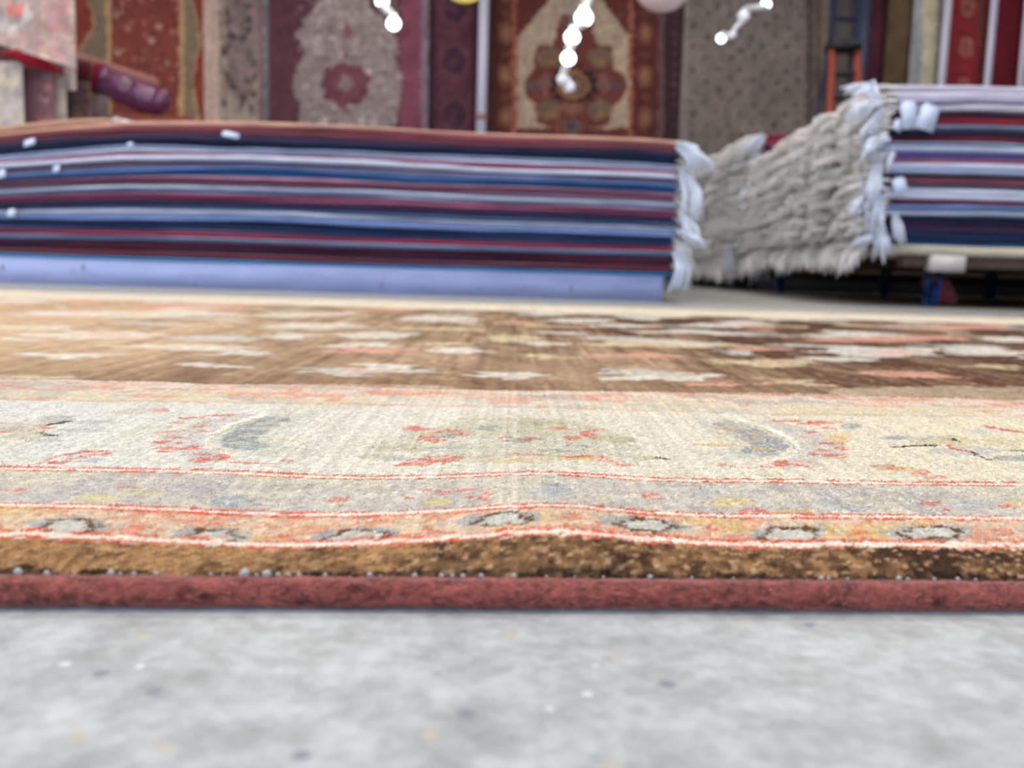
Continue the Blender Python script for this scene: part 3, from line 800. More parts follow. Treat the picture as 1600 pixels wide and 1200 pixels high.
# middle stack further back
YM = 8.2
XM0 = on_y(1192, 300, YM)[0]; ZM_T = on_y(1210, 208, YM)[1]; ZM_B = .21
mid_cols = [((120, 34, 56), 1, 'wine red'), ((150, 60, 84), .7, 'rose red'), (PLM, .8, 'deep plum'), (MBR, .8, 'brown-mauve'), (DKR, .9, 'dark wine'), ((150, 84, 96), .6, 'old rose'), (DKR, 1, 'dark wine'), (PLM, 1, 'deep plum'), (MAU, .8, 'mauve'), (DKR, .9, 'dark wine'),
            (SLT, .8, 'slate'), (LAV2, .9, 'lavender-grey'), (DKR, 1, 'dark wine'), (NV2, 1, 'navy'), (LAV2, 1, 'lavender-grey'), (MBR, 1, 'brown-mauve'), (DKR, 1, 'dark wine'), (LAV2, 1, 'lavender-grey'), (NAVY, 1, 'dark navy'), (PLM, 1, 'deep plum'), (LAV, 1, 'pale lavender'), (DKR, 1, 'dark wine')]
mv = [fringe_mesh('fringe', 0, 2.9, 420, .22, .06, .009, -1, 80 + s, .02) for s in range(5)]
mm_stack = stack(mid_cols, lambda x: ZM_T, lambda x: ZM_B, XM0, 5.2, YM, 11.1, 33, 'm', 'of the middle stack behind', 'rugs of the middle stack', -1, M_FRINGE2, mv, GW, jl=.03)

for st_, args in ((rr_stack, (0, 3.2, 520, .15, .13, .0065, -1, 301, slope)), (mm_stack, (0, 2.9, 380, .2, .13, .009, -1, 302, .02))):
    longm = fringe_mesh('fringe', *args); longm.materials.append(M_FRINGE2)      # the undermost rugs let their fringe hang free
    for o_ in st_[-2:]:
        for ch in o_.children: ch.data = longm


def tassel(name, pts, r, n, label, seed, m=M_TAG, cat='tassel'):
    """a bundle of loose white yarn hanging from a stack corner"""
    rr2 = random.Random(seed)
    q = MB()
    for k in range(n):
        off = Vector((rr2.gauss(0, r), rr2.gauss(0, r), rr2.gauss(0, r * .6)))
        pp = []
        for i, p in enumerate(pts):
            s_ = .4 + 1.0 * i / (len(pts) - 1)
            pp.append(tuple(Vector(p) + off * s_ + Vector((rr2.gauss(0, r * .25), rr2.gauss(0, r * .2), rr2.gauss(0, r * .2)))))
        q.tube(pp, [.006 + .002 * rr2.random()] * (len(pp) - 1) + [.003], 5)
    o = q.build(name, m)
    tag(o, label, cat)
    return o


def P3(px, py, Y):
    x, z = on_y(px, py, Y)
    return (x, Y, z)

M_YARN = mat('white_yarn', lin((220, 226, 240)), .8)
# yarn bundles at the end of the left stack
tl = [([(1062, 226), (1078, 236), (1086, 262)], 'topmost white yarn tassel at the right end of the long left stack'),
      ([(1066, 232), (1090, 244), (1104, 262)], 'white yarn tassel sticking furthest out from the left stack corner'),
      ([(1066, 270), (1082, 300), (1080, 345)], 'long white yarn tassel halfway down the left stack end'),
      ([(1062, 335), (1076, 355), (1078, 385)], 'white yarn tassel hanging above the middle of the left stack end'),
      ([(1064, 362), (1085, 372), (1098, 384)], 'white yarn tassel flicking outwards low on the left stack end'),
      ([(1056, 392), (1064, 418), (1056, 450)], 'lowest white yarn tassel beside the white platform end')]
for i, (p, lab) in enumerate(tl):
    tassel('yarn_tassel', [P3(a, b_, YL_ - .02) for a, b_ in p], .016, 12, lab, i, M_YARN)
tr = [([(1366, 150), (1350, 135), (1334, 142)], 'white yarn tassel lying over the top corner of the right stack', .02),
      ([(1372, 160), (1352, 165), (1330, 185)], 'white yarn tassel just below the top corner of the right stack', .022),
      ([(1374, 178), (1364, 196), (1350, 214)], 'white yarn tassel hanging level with the paper tags', .02),
      ([(1384, 218), (1358, 228), (1346, 250)], 'white yarn tassel a third of the way down the right stack corner', .022),
      ([(1392, 232), (1388, 244), (1382, 262)], 'short white yarn tassel in front of the lavender rugs of the right stack', .016),
      ([(1372, 258), (1362, 290), (1352, 318)], 'long white yarn tassel halfway down the right stack corner', .022),
      ([(1350, 308), (1340, 322), (1332, 330)], 'white yarn tassel bulging left from the right stack corner', .018),
      ([(1376, 305), (1370, 335), (1372, 368)], 'white yarn tassel below the middle of the right stack corner', .022),
      ([(1398, 335), (1402, 352), (1406, 378)], 'thin white yarn tassel beside the navy rugs of the right stack', .010),
      ([(1372, 355), (1380, 376), (1383, 400)], 'lowest white yarn tassel at the right stack corner', .020),
      ([(1360, 370), (1348, 376), (1338, 380)], 'white yarn tassel pointing left at the foot of the right stack corner', .012)]
for i, (p, lab, r) in enumerate(tr):
    tassel('yarn_tassel', [P3(a, b_, YR - .025) for a, b_ in p], r, 14, lab, 40 + i, M_YARN)
tassel('yarn_tassel', [P3(1184, 395, 7.75), P3(1188, 412, 7.75), P3(1189, 436, 7.75)], .03, 16, 'white yarn tassel hanging under the far corner of the right stack', 71, M_YARN)
tassel('yarn_tassel', [P3(1192, 214, 8.1), P3(1180, 224, 8.1), P3(1166, 240, 8.1)], .035, 18, 'white yarn tassel at the top corner of the middle stack', 72, M_YARN)
tassel('yarn_tassel', [P3(1178, 240, 8.1), P3(1188, 258, 8.1), P3(1190, 280, 8.1)], .03, 16, 'white yarn tassel below the top corner of the middle stack', 73, M_YARN)
tassel('yarn_tassel', [P3(1178, 280, 8.1), P3(1168, 300, 8.1), P3(1162, 328, 8.1)], .035, 16, 'white yarn tassel halfway down the middle stack', 74, M_YARN)
tassel('yarn_tassel', [P3(1142, 384, 8.3), P3(1138, 410, 8.3), P3(1137, 426, 8.3)], .025, 12, 'white yarn tassel dangling below the middle stack', 75, M_YARN)

# paper price tags
def price_tag(px, py, w, h, Y, ang, label):
    x, z = on_y(px, py, Y)
    q = MB()
    w *= Y / FPX / 2; h *= Y / FPX / 2
    c, s = math.cos(ang), math.sin(ang)
    base_ = [(-w, -h), (w, -h), (w, h * .75), (w * .6, h), (-w * .6, h), (-w, h * .75)]
    fr_ = [(a * c - b_ * s, -.002 - .01 * (1 - b_ / h), a * s + b_ * c) for a, b_ in base_]
    bk = [(a, y + .0016, b_) for a, y, b_ in fr_]
    q.add(fr_ + bk, [(0, 1, 2, 5), (2, 3, 4, 5), (7, 6, 11, 8), (9, 8, 11, 10)] + [(i, i + 6, (i + 1) % 6 + 6, (i + 1) % 6) for i in range(6)])
    o = q.build('price_tag', M_TAG, smooth=False, loc=(x, Y, z))
    tag(o, label, 'tag')
    q = MB(); q.tube([(-s * h * .8, 0, h * .8), (-s * h * .8, .012, h * 1.15)], .0015, 5)
    q.build('string', M_YARN, o)

price_tag(1419, 180, 24, 42, YR - .03, .12, 'left one of the two white paper tags hanging on the right stack')
price_tag(1448, 184, 28, 40, YR - .03, -.28, 'tilted right one of the two white paper tags on the right stack')
price_tag(1405, 291, 20, 26, YR - .03, .3, 'small white tag halfway down the right stack')
price_tag(1402, 196, 14, 18, YR - .03, -.5, 'small white tag scrap left of the two big paper tags')
for x, y, w, h, a, lab in ((48, 223, 22, 14, .3, 'bluish white tag near the top left of the long left stack'), (362, 211, 32, 12, -.2, 'white tag on the thick navy rug of the left stack'), (90, 264, 12, 14, .1, 'small white tag on the steel blue layers at the left'),
                           (5, 272, 14, 18, .2, 'white tag cut by the left edge of the photo'), (20, 333, 14, 16, 0, 'small pale tag lowest at the left of the long stack'), (205, 226, 12, 8, 0, 'tiny pale tag right of the bluish tag on the left stack')):
    price_tag(x, y, w * .8, h * .75, YL_ - .03, a, lab)

# trolley under the right stack
def wheel_caster(parent, x, y, top):
    q = MB()
    q.box(x - .035, x + .035, y - .03, y + .03, top - .015, top); q.box(x - .032, x - .026, y - .03, y + .03, .05, top - .01); q.box(x + .026, x + .032, y - .03, y + .03, .05, top - .01)
    c = q.build('caster', M_STEEL, parent, False)
    q = MB(); q.tube([(x - .02, y, .062), (x + .02, y, .062)], .062, 20); q.build('wheel', M_WHEEL, c)

M_STEEL = mat('blue_steel', lin((40, 84, 150)), .35, metal=.6)
M_WHEEL = mat('blue_rubber', lin((24, 60, 130)), .5)
M_WOOD = mat('deck_wood', lin((190, 180, 160)), .7, noise=(8, .8, 1.1, (1, 6, 6)))
M_BRN = mat('beam_wood', lin((112, 92, 78)), .8, noise=(8, .7, 1.1, (6, 1, 6)))
M_BLOCK = mat('pale_block', lin((200, 190, 186)), .8)
def trolley(name, label, x0, x0b, x1, y0, y1, zt, pad_x=()):
    r = tag(empty(name, ((x0 + x1) / 2, (y0 + y1) / 2, 0)), label, 'trolley')
    ox, oy = (x0 + x1) / 2, (y0 + y1) / 2
    q = MB()
    vv = [(x0 - ox, y0 - oy, z) for z in (zt - .045, zt)] + [(x1 - ox, y0 - oy, z) for z in (zt - .045, zt)] + [(x1 - ox, y1 - oy, z) for z in (zt - .045, zt)] + [(x0b - ox, y1 - oy, z) for z in (zt - .045, zt)]
    q.add(vv, [(0, 2, 3, 1), (2, 4, 5, 3), (4, 6, 7, 5), (6, 0, 1, 7), (1, 3, 5, 7), (0, 6, 4, 2)])
    q.build('deck', M_WOOD, r, False)
    for yy in (y0 + .12, (y0 + y1) / 2, y1 - .12):
        q = MB(); q.box(x0 + .15 - ox, x1 - .1 - ox, yy - .05 - oy, yy + .05 - oy, zt - .105, zt - .0455); q.build('beam', M_BRN, r, False)
    for xx in np.arange(x0 + .35, x1, .85):
        for yy in (y0 + .2, y1 - .3):
            wheel_caster(r, xx - ox, yy - oy, zt - .105)
    for xx in pad_x:
        q = MB(); q.box(xx - .085 - ox, xx + .085 - ox, y0 + .0 - oy, y0 + .068 - oy, zt - .125, zt - .0455); tag(q.build('spacer_block', M_BLOCK, r, False), 'pale spacer block')
    return r

trolley('wheeled_trolley', 'low wooden trolley on blue wheels under the right rug stack', XR0 + .0, XRb, XR1 + .05, YR - .0, 7.85, ZR_B - .001, (on_y(1482, 410, YR)[0],))
pt = tag(empty('plinth', ((XM0 + 5.25) / 2, 9.65, 0)), 'added black plinth standing in for deep shade under the middle rug stack', 'plinth')
px_c = (XM0 + 5.25) / 2
M_PL = mat('shade_black_plinth', lin((20, 20, 26)), .8)  # black box added so the space below the stacks looks deeply shaded
q = MB(); q.box(XM0 + .04 - px_c, 5.25 - px_c, -1.45, 1.45, 0, ZM_B - .04); q.build('body', M_PL, pt, False)
q = MB(); q.box(XM0 + .02 - px_c, 5.27 - px_c, -1.47, 1.47, ZM_B - .0395, ZM_B - .001); q.build('top_board', M_BRN, pt, False)
xr_, zr_ = on_y(1466, 462, 5.15)
q = MB()
for i in range(5):
    q.tube([(-.07, -.05 + i * .025, .03 + .022 * i), (0, -.05 + i * .025, .045 + .022 * i), (.07, -.05 + i * .025, .03 + .02 * i)], .028, 8)
tag(q.build('rag_bundle', wool((170, 66, 66), .9), loc=(xr_, 5.15, 0)), 'faded red cloth bundle lying on the floor under the right trolley', 'cloth')

# ------------------------------------------------------------------ rugs hanging behind
def hanging(name, label, px0, px1, Y, zb, zt, paintf, res=.02, pxy=100, ang=0, x0=None, x1=None, wave=.012, cat='rug', gain=1.0, tilt=0.0):
    x0 = on_y(px0, pxy, Y)[0] if x0 is None else x0; x1 = on_y(px1, pxy, Y)[0] if x1 is None else x1
    nu = max(6, int((x1 - x0) / res)); nv = int((zt - zb) / res)
    U, V = np.meshgrid(np.linspace(x0, x1, nu + 1), np.linspace(zb, zt, nv + 1), indexing='ij')
    P = Paint(U.ravel() + vnoise(U.ravel() * 22, V.ravel() * 22, 61) * .045, V.ravel() + vnoise(U.ravel() * 22 + 7, V.ravel() * 22, 62) * .045, lambda a, b_: on_y(a, b_, Y), gain)
    paintf(P)
    P.col *= 1 + .35 * (vnoise(P.U * 30 + px0, P.V * 30, 65) + vnoise(P.U * 10 + px0, P.V * 8, 66))[:, None]
    col = np.clip(P.col * (1 + (RNG.random((P.col.shape[0], 1)) - .5) * .25), 0, .9)
    Yd = vnoise(U * 2.2 + px0, V * .25, 63) * wave * 2
    yy = Yd + (U - x0) * math.tan(ang)
    q = MB()
    V = V + tilt * (U - x1) * np.clip(1 - (V - zb) / 1.5, 0, 1)
    q.grid(U - x0, yy, V - zb, col)
    q.grid(U - x0, yy + .014, V - zb, col * .5, flip=True)
    for (sl) in ((slice(0, 1), slice(None)), (slice(-1, None), slice(None)), (slice(None), slice(0, 1)), (slice(None), slice(-1, None))):
        u_, v_, y_ = U[sl].ravel() - x0, V[sl].ravel() - zb, yy[sl].ravel()
        q.grid(np.stack([u_, u_]), np.stack([y_, y_ + .014]), np.stack([v_, v_]), np.tile(col[:1] * .9, (2 * len(u_), 1)))
    o = q.build(name, M_HANG, loc=(x0, Y, zb))
    tag(o, label, cat)
    return o

YW = 12.0
def p_rust(P):                     # B
    P.base((138, 60, 46))
    z0, z1 = -700, 400
    P.poly([(110, z0), (130, z0), (132, 0), (142, 25), (146, 45), (140, 60), (128, 75), (122, 88), (150, 100), (165, 110), (165, 400), (110, 400)], (138, 60, 46))
    P.poly([(136, z0), (136, 0), (145, 25), (146, 38), (138, 58), (126, 78), (124, 400), (168, 400), (168, z0)], (126, 108, 90))
    P.line([(136, z0), (136, 0), (145, 25), (145, 40), (137, 58), (124, 80), (124, 150)], 4, (176, 140, 104))
    P.poly([(165, z0), (173, z0), (175, 400), (166, 400)], (192, 152, 112))
    P.poly([(174, z0), (278, z0), (280, 400), (176, 400)], (132, 64, 54))
    rr2 = random.Random(3)
    for k in range(170):
        P.ell(rr2.uniform(178, 276), rr2.uniform(-200, 250), rr2.uniform(2, 5), rr2.uniform(2, 5), rr2.choice([(188, 128, 112), (178, 118, 106), (206, 170, 154), (116, 44, 34)]), .8)
    P.poly([(278, z0), (287, z0), (288, 400), (280, 400)], (188, 154, 112))
    P.poly([(287, z0), (300, z0), (300, 0), (310, 40), (312, 70), (303, 100), (300, 140), (309, 180), (309, 400), (288, 400)], (134, 116, 96))
    P.line([(300, z0), (300, 0), (311, 40), (312, 70), (304, 100), (302, 140), (311, 180), (311, 400)], 3, (190, 146, 108))

hanging('hanging_rug', 'rust red hanging rug with grey-brown wavy border and small florets', 108, 318, YW, .04, 4.3, p_rust)

def p_distress(P):                 # C
    P.base((166, 148, 136))
    P.poly([(316, -700), (342, -700), (342, 400), (316, 400)], (206, 176, 162))
    P.line([(344, -600), (344, 100), (352, 130), (352, 300)], 4, (112, 90, 80), .7)
    P.poly([(348, -700), (402, -700), (402, 120), (385, 165), (365, 150), (352, 90)], (120, 100, 100), .85)
    rr2 = random.Random(4)
    for k in range(120):
        P.ell(rr2.choice([rr2.gauss(356, 6), rr2.gauss(392, 6), rr2.uniform(350, 400)]), rr2.uniform(-200, 170), rr2.uniform(2, 6), rr2.uniform(3, 9), rr2.choice([(52, 46, 50), (52, 46, 50), (168, 130, 134), (90, 76, 80)]), .8)
    P.poly([(402, -700), (413, -700), (413, 400), (404, 400)], (128, 104, 104))
    P.poly([(413, -700), (424, -700), (424, 400), (414, 400)], (112, 110, 120))
hanging('hanging_rug', 'faded hanging rug with blackish worn stripes and pale pink left border', 317, 420, YW, .04, 4.3, p_distress)

def p_mauve(P):                    # D
    P.base((92, 54, 62))
    P.poly([(628, -700), (662, -700), (662, 400), (625, 400)], (128, 68, 84))
    P.poly([(660, -700), (672, -700), (668, 400), (656, 400)], (128, 108, 120))
    rr2 = random.Random(6)
    edge = [(505, -60), (500, 0), (478, 25), (468, 60), (476, 85), (462, 108), (458, 140), (468, 165), (466, 190), (470, 260), (610, 260), (618, 190), (624, 160), (628, 120), (616, 90), (620, 60), (600, 30), (575, 10), (570, -60)]
    P.poly(edge, (164, 150, 144), .85)
    for k in range(520):
        x = rr2.uniform(462, 624); y = rr2.uniform(-30, 230)
        P.ell(x, y, rr2.uniform(1.5, 5), rr2.uniform(1.5, 4), rr2.choice([(140, 118, 116), (196, 184, 176), (204, 192, 186), (128, 96, 98)]), .6)
    P.poly([(540 + (36 + 6 * (k % 2)) * math.cos(k * math.pi / 9), 132 + (31 + 6 * (k % 2)) * math.sin(k * math.pi / 9)) for k in range(18)], (112, 62, 72))
    P.ell(542, 130, 26, 20, (120, 72, 80), .7); P.ell(541, 130, 13, 13, (150, 130, 128), .8, n=8); P.ell(543, 50, 9, 12, (122, 66, 76), .9); P.ell(541, 88, 6, 6, (120, 62, 72), .8); P.ell(541, 172, 7, 8, (120, 66, 76), .8)
hanging('hanging_rug', 'burgundy hanging rug with ivory field and round mauve medallion', 420, 671, YW, .04, 4.3, p_mauve)

def p_runner(P):
    P.base((62, 26, 42))
    P.poly([(684, -700), (740, -700), (736, 400), (680, 400)], (84, 42, 56))
    for y in range(-210, 400, 84):
        P.ell(711, y + 54 - .0, 24, 33, (98, 56, 66), .8); P.ell(710, y + 54, 18, 22, (44, 22, 48), .9); P.ell(710, y + 54, 7, 9, (88, 50, 62), .8)
        P.ell(710, y + 96, 14, 6, (96, 50, 62), .7)
    rr2 = random.Random(8)
    for k in range(140): P.ell(rr2.uniform(684, 738), rr2.uniform(-160, 240), 2, 2, (112, 68, 76), .6)
hanging('hanging_rug', 'narrow dark burgundy runner with a chain of round medallions, left of white pole', 674, 748, YW, .04, 4.3, p_runner)

def p_medal(P):                    # F
    P.base((74, 40, 34))
    rr2 = random.Random(9)
    P.poly([(776, -700), (1052, -700), (1030, 400), (770, 400)], (84, 38, 34))
    for y in range(-150, 320, 66):
        for x in (790, 1008):
            P.ell(x, y + 4, 12, 19, (128, 82, 58), .8); P.ell(x, y + 4, 6, 10, (150, 110, 80), .8); P.ell(x, y + 38, 9, 6, (110, 62, 48), .8)
    P.poly([(806, -700), (990, -700), (986, 400), (804, 400)], (98, 46, 40))
    crm = (174, 152, 130)
    P.poly([(808, -10), (880, -14), (850, 30), (820, 55), (808, 66)], (92, 40, 34)); P.poly([(986, 66), (960, 30), (930, 0), (986, -10)], (96, 42, 34))
    P.poly([(872, -20), (925, -20), (985, 60), (985, 200), (808, 200), (808, 60)], crm)
    P.poly([(876, 22), (920, 22), (934, 70), (958, 72), (958, 108), (976, 118), (980, 140), (970, 158), (954, 168), (952, 196), (922, 200), (905, 212), (880, 212), (862, 200), (838, 192), (836, 166), (822, 150), (818, 128), (832, 112), (838, 72), (864, 70)], (106, 52, 44))
    for k in range(150):
        P.ell(rr2.uniform(812, 982), rr2.uniform(20, 210), 2.5, 2.5, rr2.choice([(146, 118, 98), (120, 60, 48), (128, 88, 66)]), .55)
    for x, y in ((858, 90), (938, 90), (858, 172), (938, 172)):
        P.ell(x, y, 20, 16, (122, 106, 86), .8); P.ell(x + 2, y + 8, 8, 5, (160, 116, 52), .7)
    P.poly([(896 + (44 if k % 2 else 30) * math.cos(k * math.pi / 12), 133 + (36 if k % 2 else 25) * math.sin(k * math.pi / 12)) for k in range(24)], (36, 26, 36))
    P.ell(856, 133, 14, 8, (36, 26, 36)); P.ell(936, 133, 14, 8, (36, 26, 36))
    for x in (834, 960): P.ell(x, 134, 11, 9, (92, 78, 84), .8)
    for x in (852, 942): P.poly([(x - 12, 133), (x, 112), (x + 12, 133), (x, 152)], (160, 112, 100), .55)
    P.poly([(876, 168), (896, 184), (916, 168), (906, 160), (886, 160)], (150, 100, 88), .8); P.ell(893, 197, 15, 12, (104, 96, 98), .8); P.ell(893, 197, 8, 7, (70, 62, 70), .8)
    P.ell(896, 133, 26, 23, (150, 104, 60)); P.ell(896, 133, 20, 17, (110, 78, 64)); P.ell(896, 133, 9, 9, (140, 110, 100))
    P.poly([(800, -700), (807, -700), (807, 400), (800, 400)], (150, 84, 66)); P.poly([(986, -700), (993, -700), (988, 400), (981, 400)], (150, 88, 70))
    P.poly([(1034, -700), (1044, -700), (1036, 400), (1026, 400)], (110, 84, 84), .7); P.poly([(1044, -700), (1072, -700), (1062, 400), (1036, 400)], (52, 32, 38))
    for y in range(-60, 260, 16): P.ell(1054 - (y - 100) * .012, y, 4, 4, (96, 66, 66), .7)
hanging('hanging_rug', 'dark rust rug with cream cornered field and spiky black star medallion', 762, 1064, YW, .04, 4.3, p_medal, res=.016)

def p_taupe(P):                    # G
    P.base((122, 112, 104))
    P.poly([(1064, -700), (1078, -700), (1074, 400), (1058, 400)], (136, 124, 118))
    rr2 = random.Random(12)
    for k in range(900): P.ell(rr2.uniform(1074, 1262), rr2.uniform(-80, 240), rr2.uniform(1.5, 4), rr2.uniform(1.5, 3), rr2.choice([(142, 130, 120), (104, 94, 88), (134, 120, 108)]), .6)
    i = 0
    for y in range(-78, 260, 17):
        i += 1
        for x in range(1086, 1262, 36):
            P.ell(x + (18 if i % 2 else 0) - (y - 100) * .02 + rr2.uniform(-3, 3), y + rr2.uniform(-3, 3), 4.0, 4.0, (58, 52, 50), .8)
    P.poly([(1264, -700), (1274, -700), (1270, 400), (1258, 400)], (84, 76, 70)); P.poly([(1274, -700), (1296, -700), (1288, 400), (1270, 400)], (112, 100, 88))
    P.poly([(1280, -700), (1286, -700), (1280, 400), (1274, 400)], (74, 64, 56))
hanging('hanging_rug', 'taupe grey hanging rug with all-over small dark florets', 1066, 1290, YW, .04, 4.3, p_taupe)

def plain(c, c2=None, seed=1, x=(0, 1)):
    def f(P):
        P.base(c)
        if c2:
            P.mix(vnoise(P.U * 9, P.V * 5, seed) > .05, c2, .6)
    return f
hanging('hanging_rug', 'dark plum rug hanging behind the ladder', 1346, 1380, YW + .05, .04, 4.3, plain((72, 26, 40), (92, 40, 50)))
hanging('hanging_rug', 'olive brown rug edge right of the ladder', 1381, 1420, YW, .04, 4.3, plain((92, 72, 48), (112, 88, 60), 2))
def p_pale(P):
    P.base((156, 158, 160))
    P.poly([(1450, -700), (1476, -700), (1462, 400), (1436, 400)], (196, 186, 156))
    P.poly([(1416, -700), (1422, -700), (1412, 400), (1404, 400)], (50, 40, 38))
hanging('hanging_rug', 'pale grey rug with cream border near the right edge', 1421, 1466, YW - .06, .04, 4.3, p_pale)
def p_redr(P):
    P.base((136, 44, 42))
    P.poly([(1484, -700), (1536, -700), (1524, 400), (1470, 400)], (128, 30, 38)); P.poly([(1536, -700), (1550, -700), (1540, 400), (1524, 400)], (104, 54, 46))
    for y in range(-200, 300, 62):
        P.ell(1510 - (y - 26) * .05, y + 26, 11, 16, (160, 110, 100), .8); P.ell(1510 - (y - 26) * .05, y + 26, 6, 9, (128, 50, 48), .9)
        P.ell(1506 - (y - 26) * .05, y + 57, 9, 8, (150, 44, 52), .8)
hanging('hanging_rug', 'red hanging rug with a column of greyish florets', 1479, 1540, YW, .04, 4.3, p_redr)
hanging('hanging_rug', 'plain deep crimson rug at the far right', 1551, 1597, YW, .04, 4.3, plain((104, 14, 30), (88, 12, 26), 4))
hanging('hanging_rug', 'white rug edge cut by the right border of the photo', 1600, 1680, YW, .04, 4.3, plain((206, 200, 196), (180, 170, 164), 5))

M_POLE = mat('white_pole', lin((206, 204, 222)), .4)
def pole(px, w, Y, label, z1=4.55):
    x = on_y(px, 100, Y)[0]
    r = tag(empty('rack_pole', (x, Y, 0)), label, 'pole')
    q = MB(); q.box(-w / 2, w / 2, -.02, .02, .62, z1); q.build('upright', M_POLE, r, False)
    q = MB(); q.box(-w, w, -.06, .06, z1, RZ - .001); q.build('ceiling_flange', M_POLE, r, False)
    q = MB(); q.box(-w * .62, w * .62, -.026, .026, on_y(px, 187, Y)[1], on_y(px, 178, Y)[1]); q.build('clamp', mat('copper_clamp', lin((160, 110, 96)), .5), r, False)
pole(754, .115, YW - .2, 'white rack pole between burgundy runner and star medallion rug')
pole(1473, .085, YW - .2, 'white rack pole left of the red floret rug')
pole(1545, .075, YW - .2, 'white rack pole between the red floret rug and the crimson rug')
pole(1596, .05, YW - .2, 'white rack pole at the right edge of the crimson rug')
xb = on_y(1348, 60, YW - .25)[0]
mb = MB(); mb.box(-.055, .055, -.04, .04, 0, 4.55); tag(mb.build('steel_post', mat('blue_grey_steel', lin((58, 70, 92)), .5), loc=(xb, YW - .25, 0), smooth=False), 'blue-grey steel post right beside the orange ladder', 'post')

# ladder
YD = 11.0
lx0 = on_y(1298, 120, YD)[0]; lx1 = on_y(1336, 120, YD)[0]; zc = on_y(1318, 78, YD)[1]
lad = tag(empty('step_ladder', ((lx0 + lx1) / 2, YD, 0)), 'orange railed step ladder with dark platform and upper guard rail', 'ladder')
M_OR = mat('orange_fibreglass', lin((160, 72, 58)), .6); M_DK = mat('black_steel', lin((26, 28, 36)), .5); M_BL = mat('dark_blue_steel', lin((44, 54, 78)), .4)
hw = (lx1 - lx0) / 2
for s in (-1, 1):
    q = MB(); q.tube([(s * (hw + .1), -.5, 0), (s * hw, 0, zc)], .045, 4); q.build('side_rail', M_OR, lad, False)
    q = MB(); q.tube([(s * (hw + .1), .9, 0), (s * hw, .12, zc)], .03, 4); q.build('rear_leg', M_BL, lad, False)
    q = MB(); q.tube([(s * hw, .05, zc), (s * hw, .05, zc + 1.15)], .03, 6); q.build('guard_post', M_BL, lad)
for k in range(1, 10):
    t = k / 10; z_ = zc * t
    q = MB(); q.box(-(hw + .1 * (1 - t)), hw + .1 * (1 - t), -.5 * (1 - t) - .02, -.5 * (1 - t) + .1, z_ - .02, z_ + .02); q.build('step', M_DK, lad, False)
q = MB(); q.box(-hw - .03, hw + .03, -.08, .22, zc, zc + .09); q.build('platform', M_DK, lad, False)
for z_ in (.35, .75, 1.12):
    q = MB(); q.tube([(-hw, .05, zc + z_), (hw, .05, zc + z_)], .028, 6); q.build('guard_rail', M_BL, lad)

# left: faded rug on a near rack, draped rugs on a low rail, rolls
def p_faded(P):
    P.base((168, 148, 142))
    rr2 = random.Random(15)
    for k in range(260):
        P.ell(rr2.uniform(-40, 100), rr2.uniform(-260, 120), rr2.uniform(3, 14), rr2.uniform(4, 16), rr2.choice([(206, 136, 132), (196, 148, 142), (184, 180, 176), (160, 160, 162), (200, 160, 150), (214, 204, 190), (128, 136, 148)]), .45)
    P.line([(-20, 60), (0, 68), (20, 50), (30, 25), (20, 5), (26, -20)], 9, (206, 202, 194), .8)
    P.ell(8, 28, 14, 14, (206, 110, 96), .9); P.line([(48, -200), (50, 0), (52, 110)], 5, (196, 170, 140), .8); P.line([(90, -200), (91, 110)], 5, (188, 172, 150), .8)
    P.ell(62, 26, 7, 6, (124, 134, 150), .7)
    P.poly([(53, -100), (84, -100), (84, 100), (60, 95)], (204, 130, 130), .35)
YN = 7.0
za = on_y(50, 97, YN)[1]
fr_ = hanging('hanging_rug', 'faded pink and grey rug hanging at the top left, nearest of the hanging rugs', -150, 98, YN - .45, za - .085, 4.3, p_faded, ang=.18, tilt=-.26)
xq0 = on_y(97, 60, YN)[0]
mb = MB(); mb.box(0, .075, 0, .03, 0, 4.3 - za + .09)
tag(mb.build('white_band', mat('white_edging', lin((240, 236, 230)), .8), fr_, False, loc=(xq0 - fr_.location.x, .47, -.1)), 'white side band')
xx0 = on_y(-60, 88, YN - .3)[0]; xx1 = on_y(104, 115, YN + .3)[0]
# crimson runner pushed under the faded rug
q = MB()
pp = [P3(2, 84, 6.62), P3(24, 84, 6.68), P3(40, 92, 6.74), P3(62, 97, 6.8), P3(84, 108, 6.86), P3(100, 112, 6.9)]
q.tube(pp, [.02, .035, .055, .05, .03, .015], 8)
tag(q.build('crimson_cloth', wool((150, 24, 46), .9)), 'crimson cloth crumpled over the low rail, top left', 'cloth')

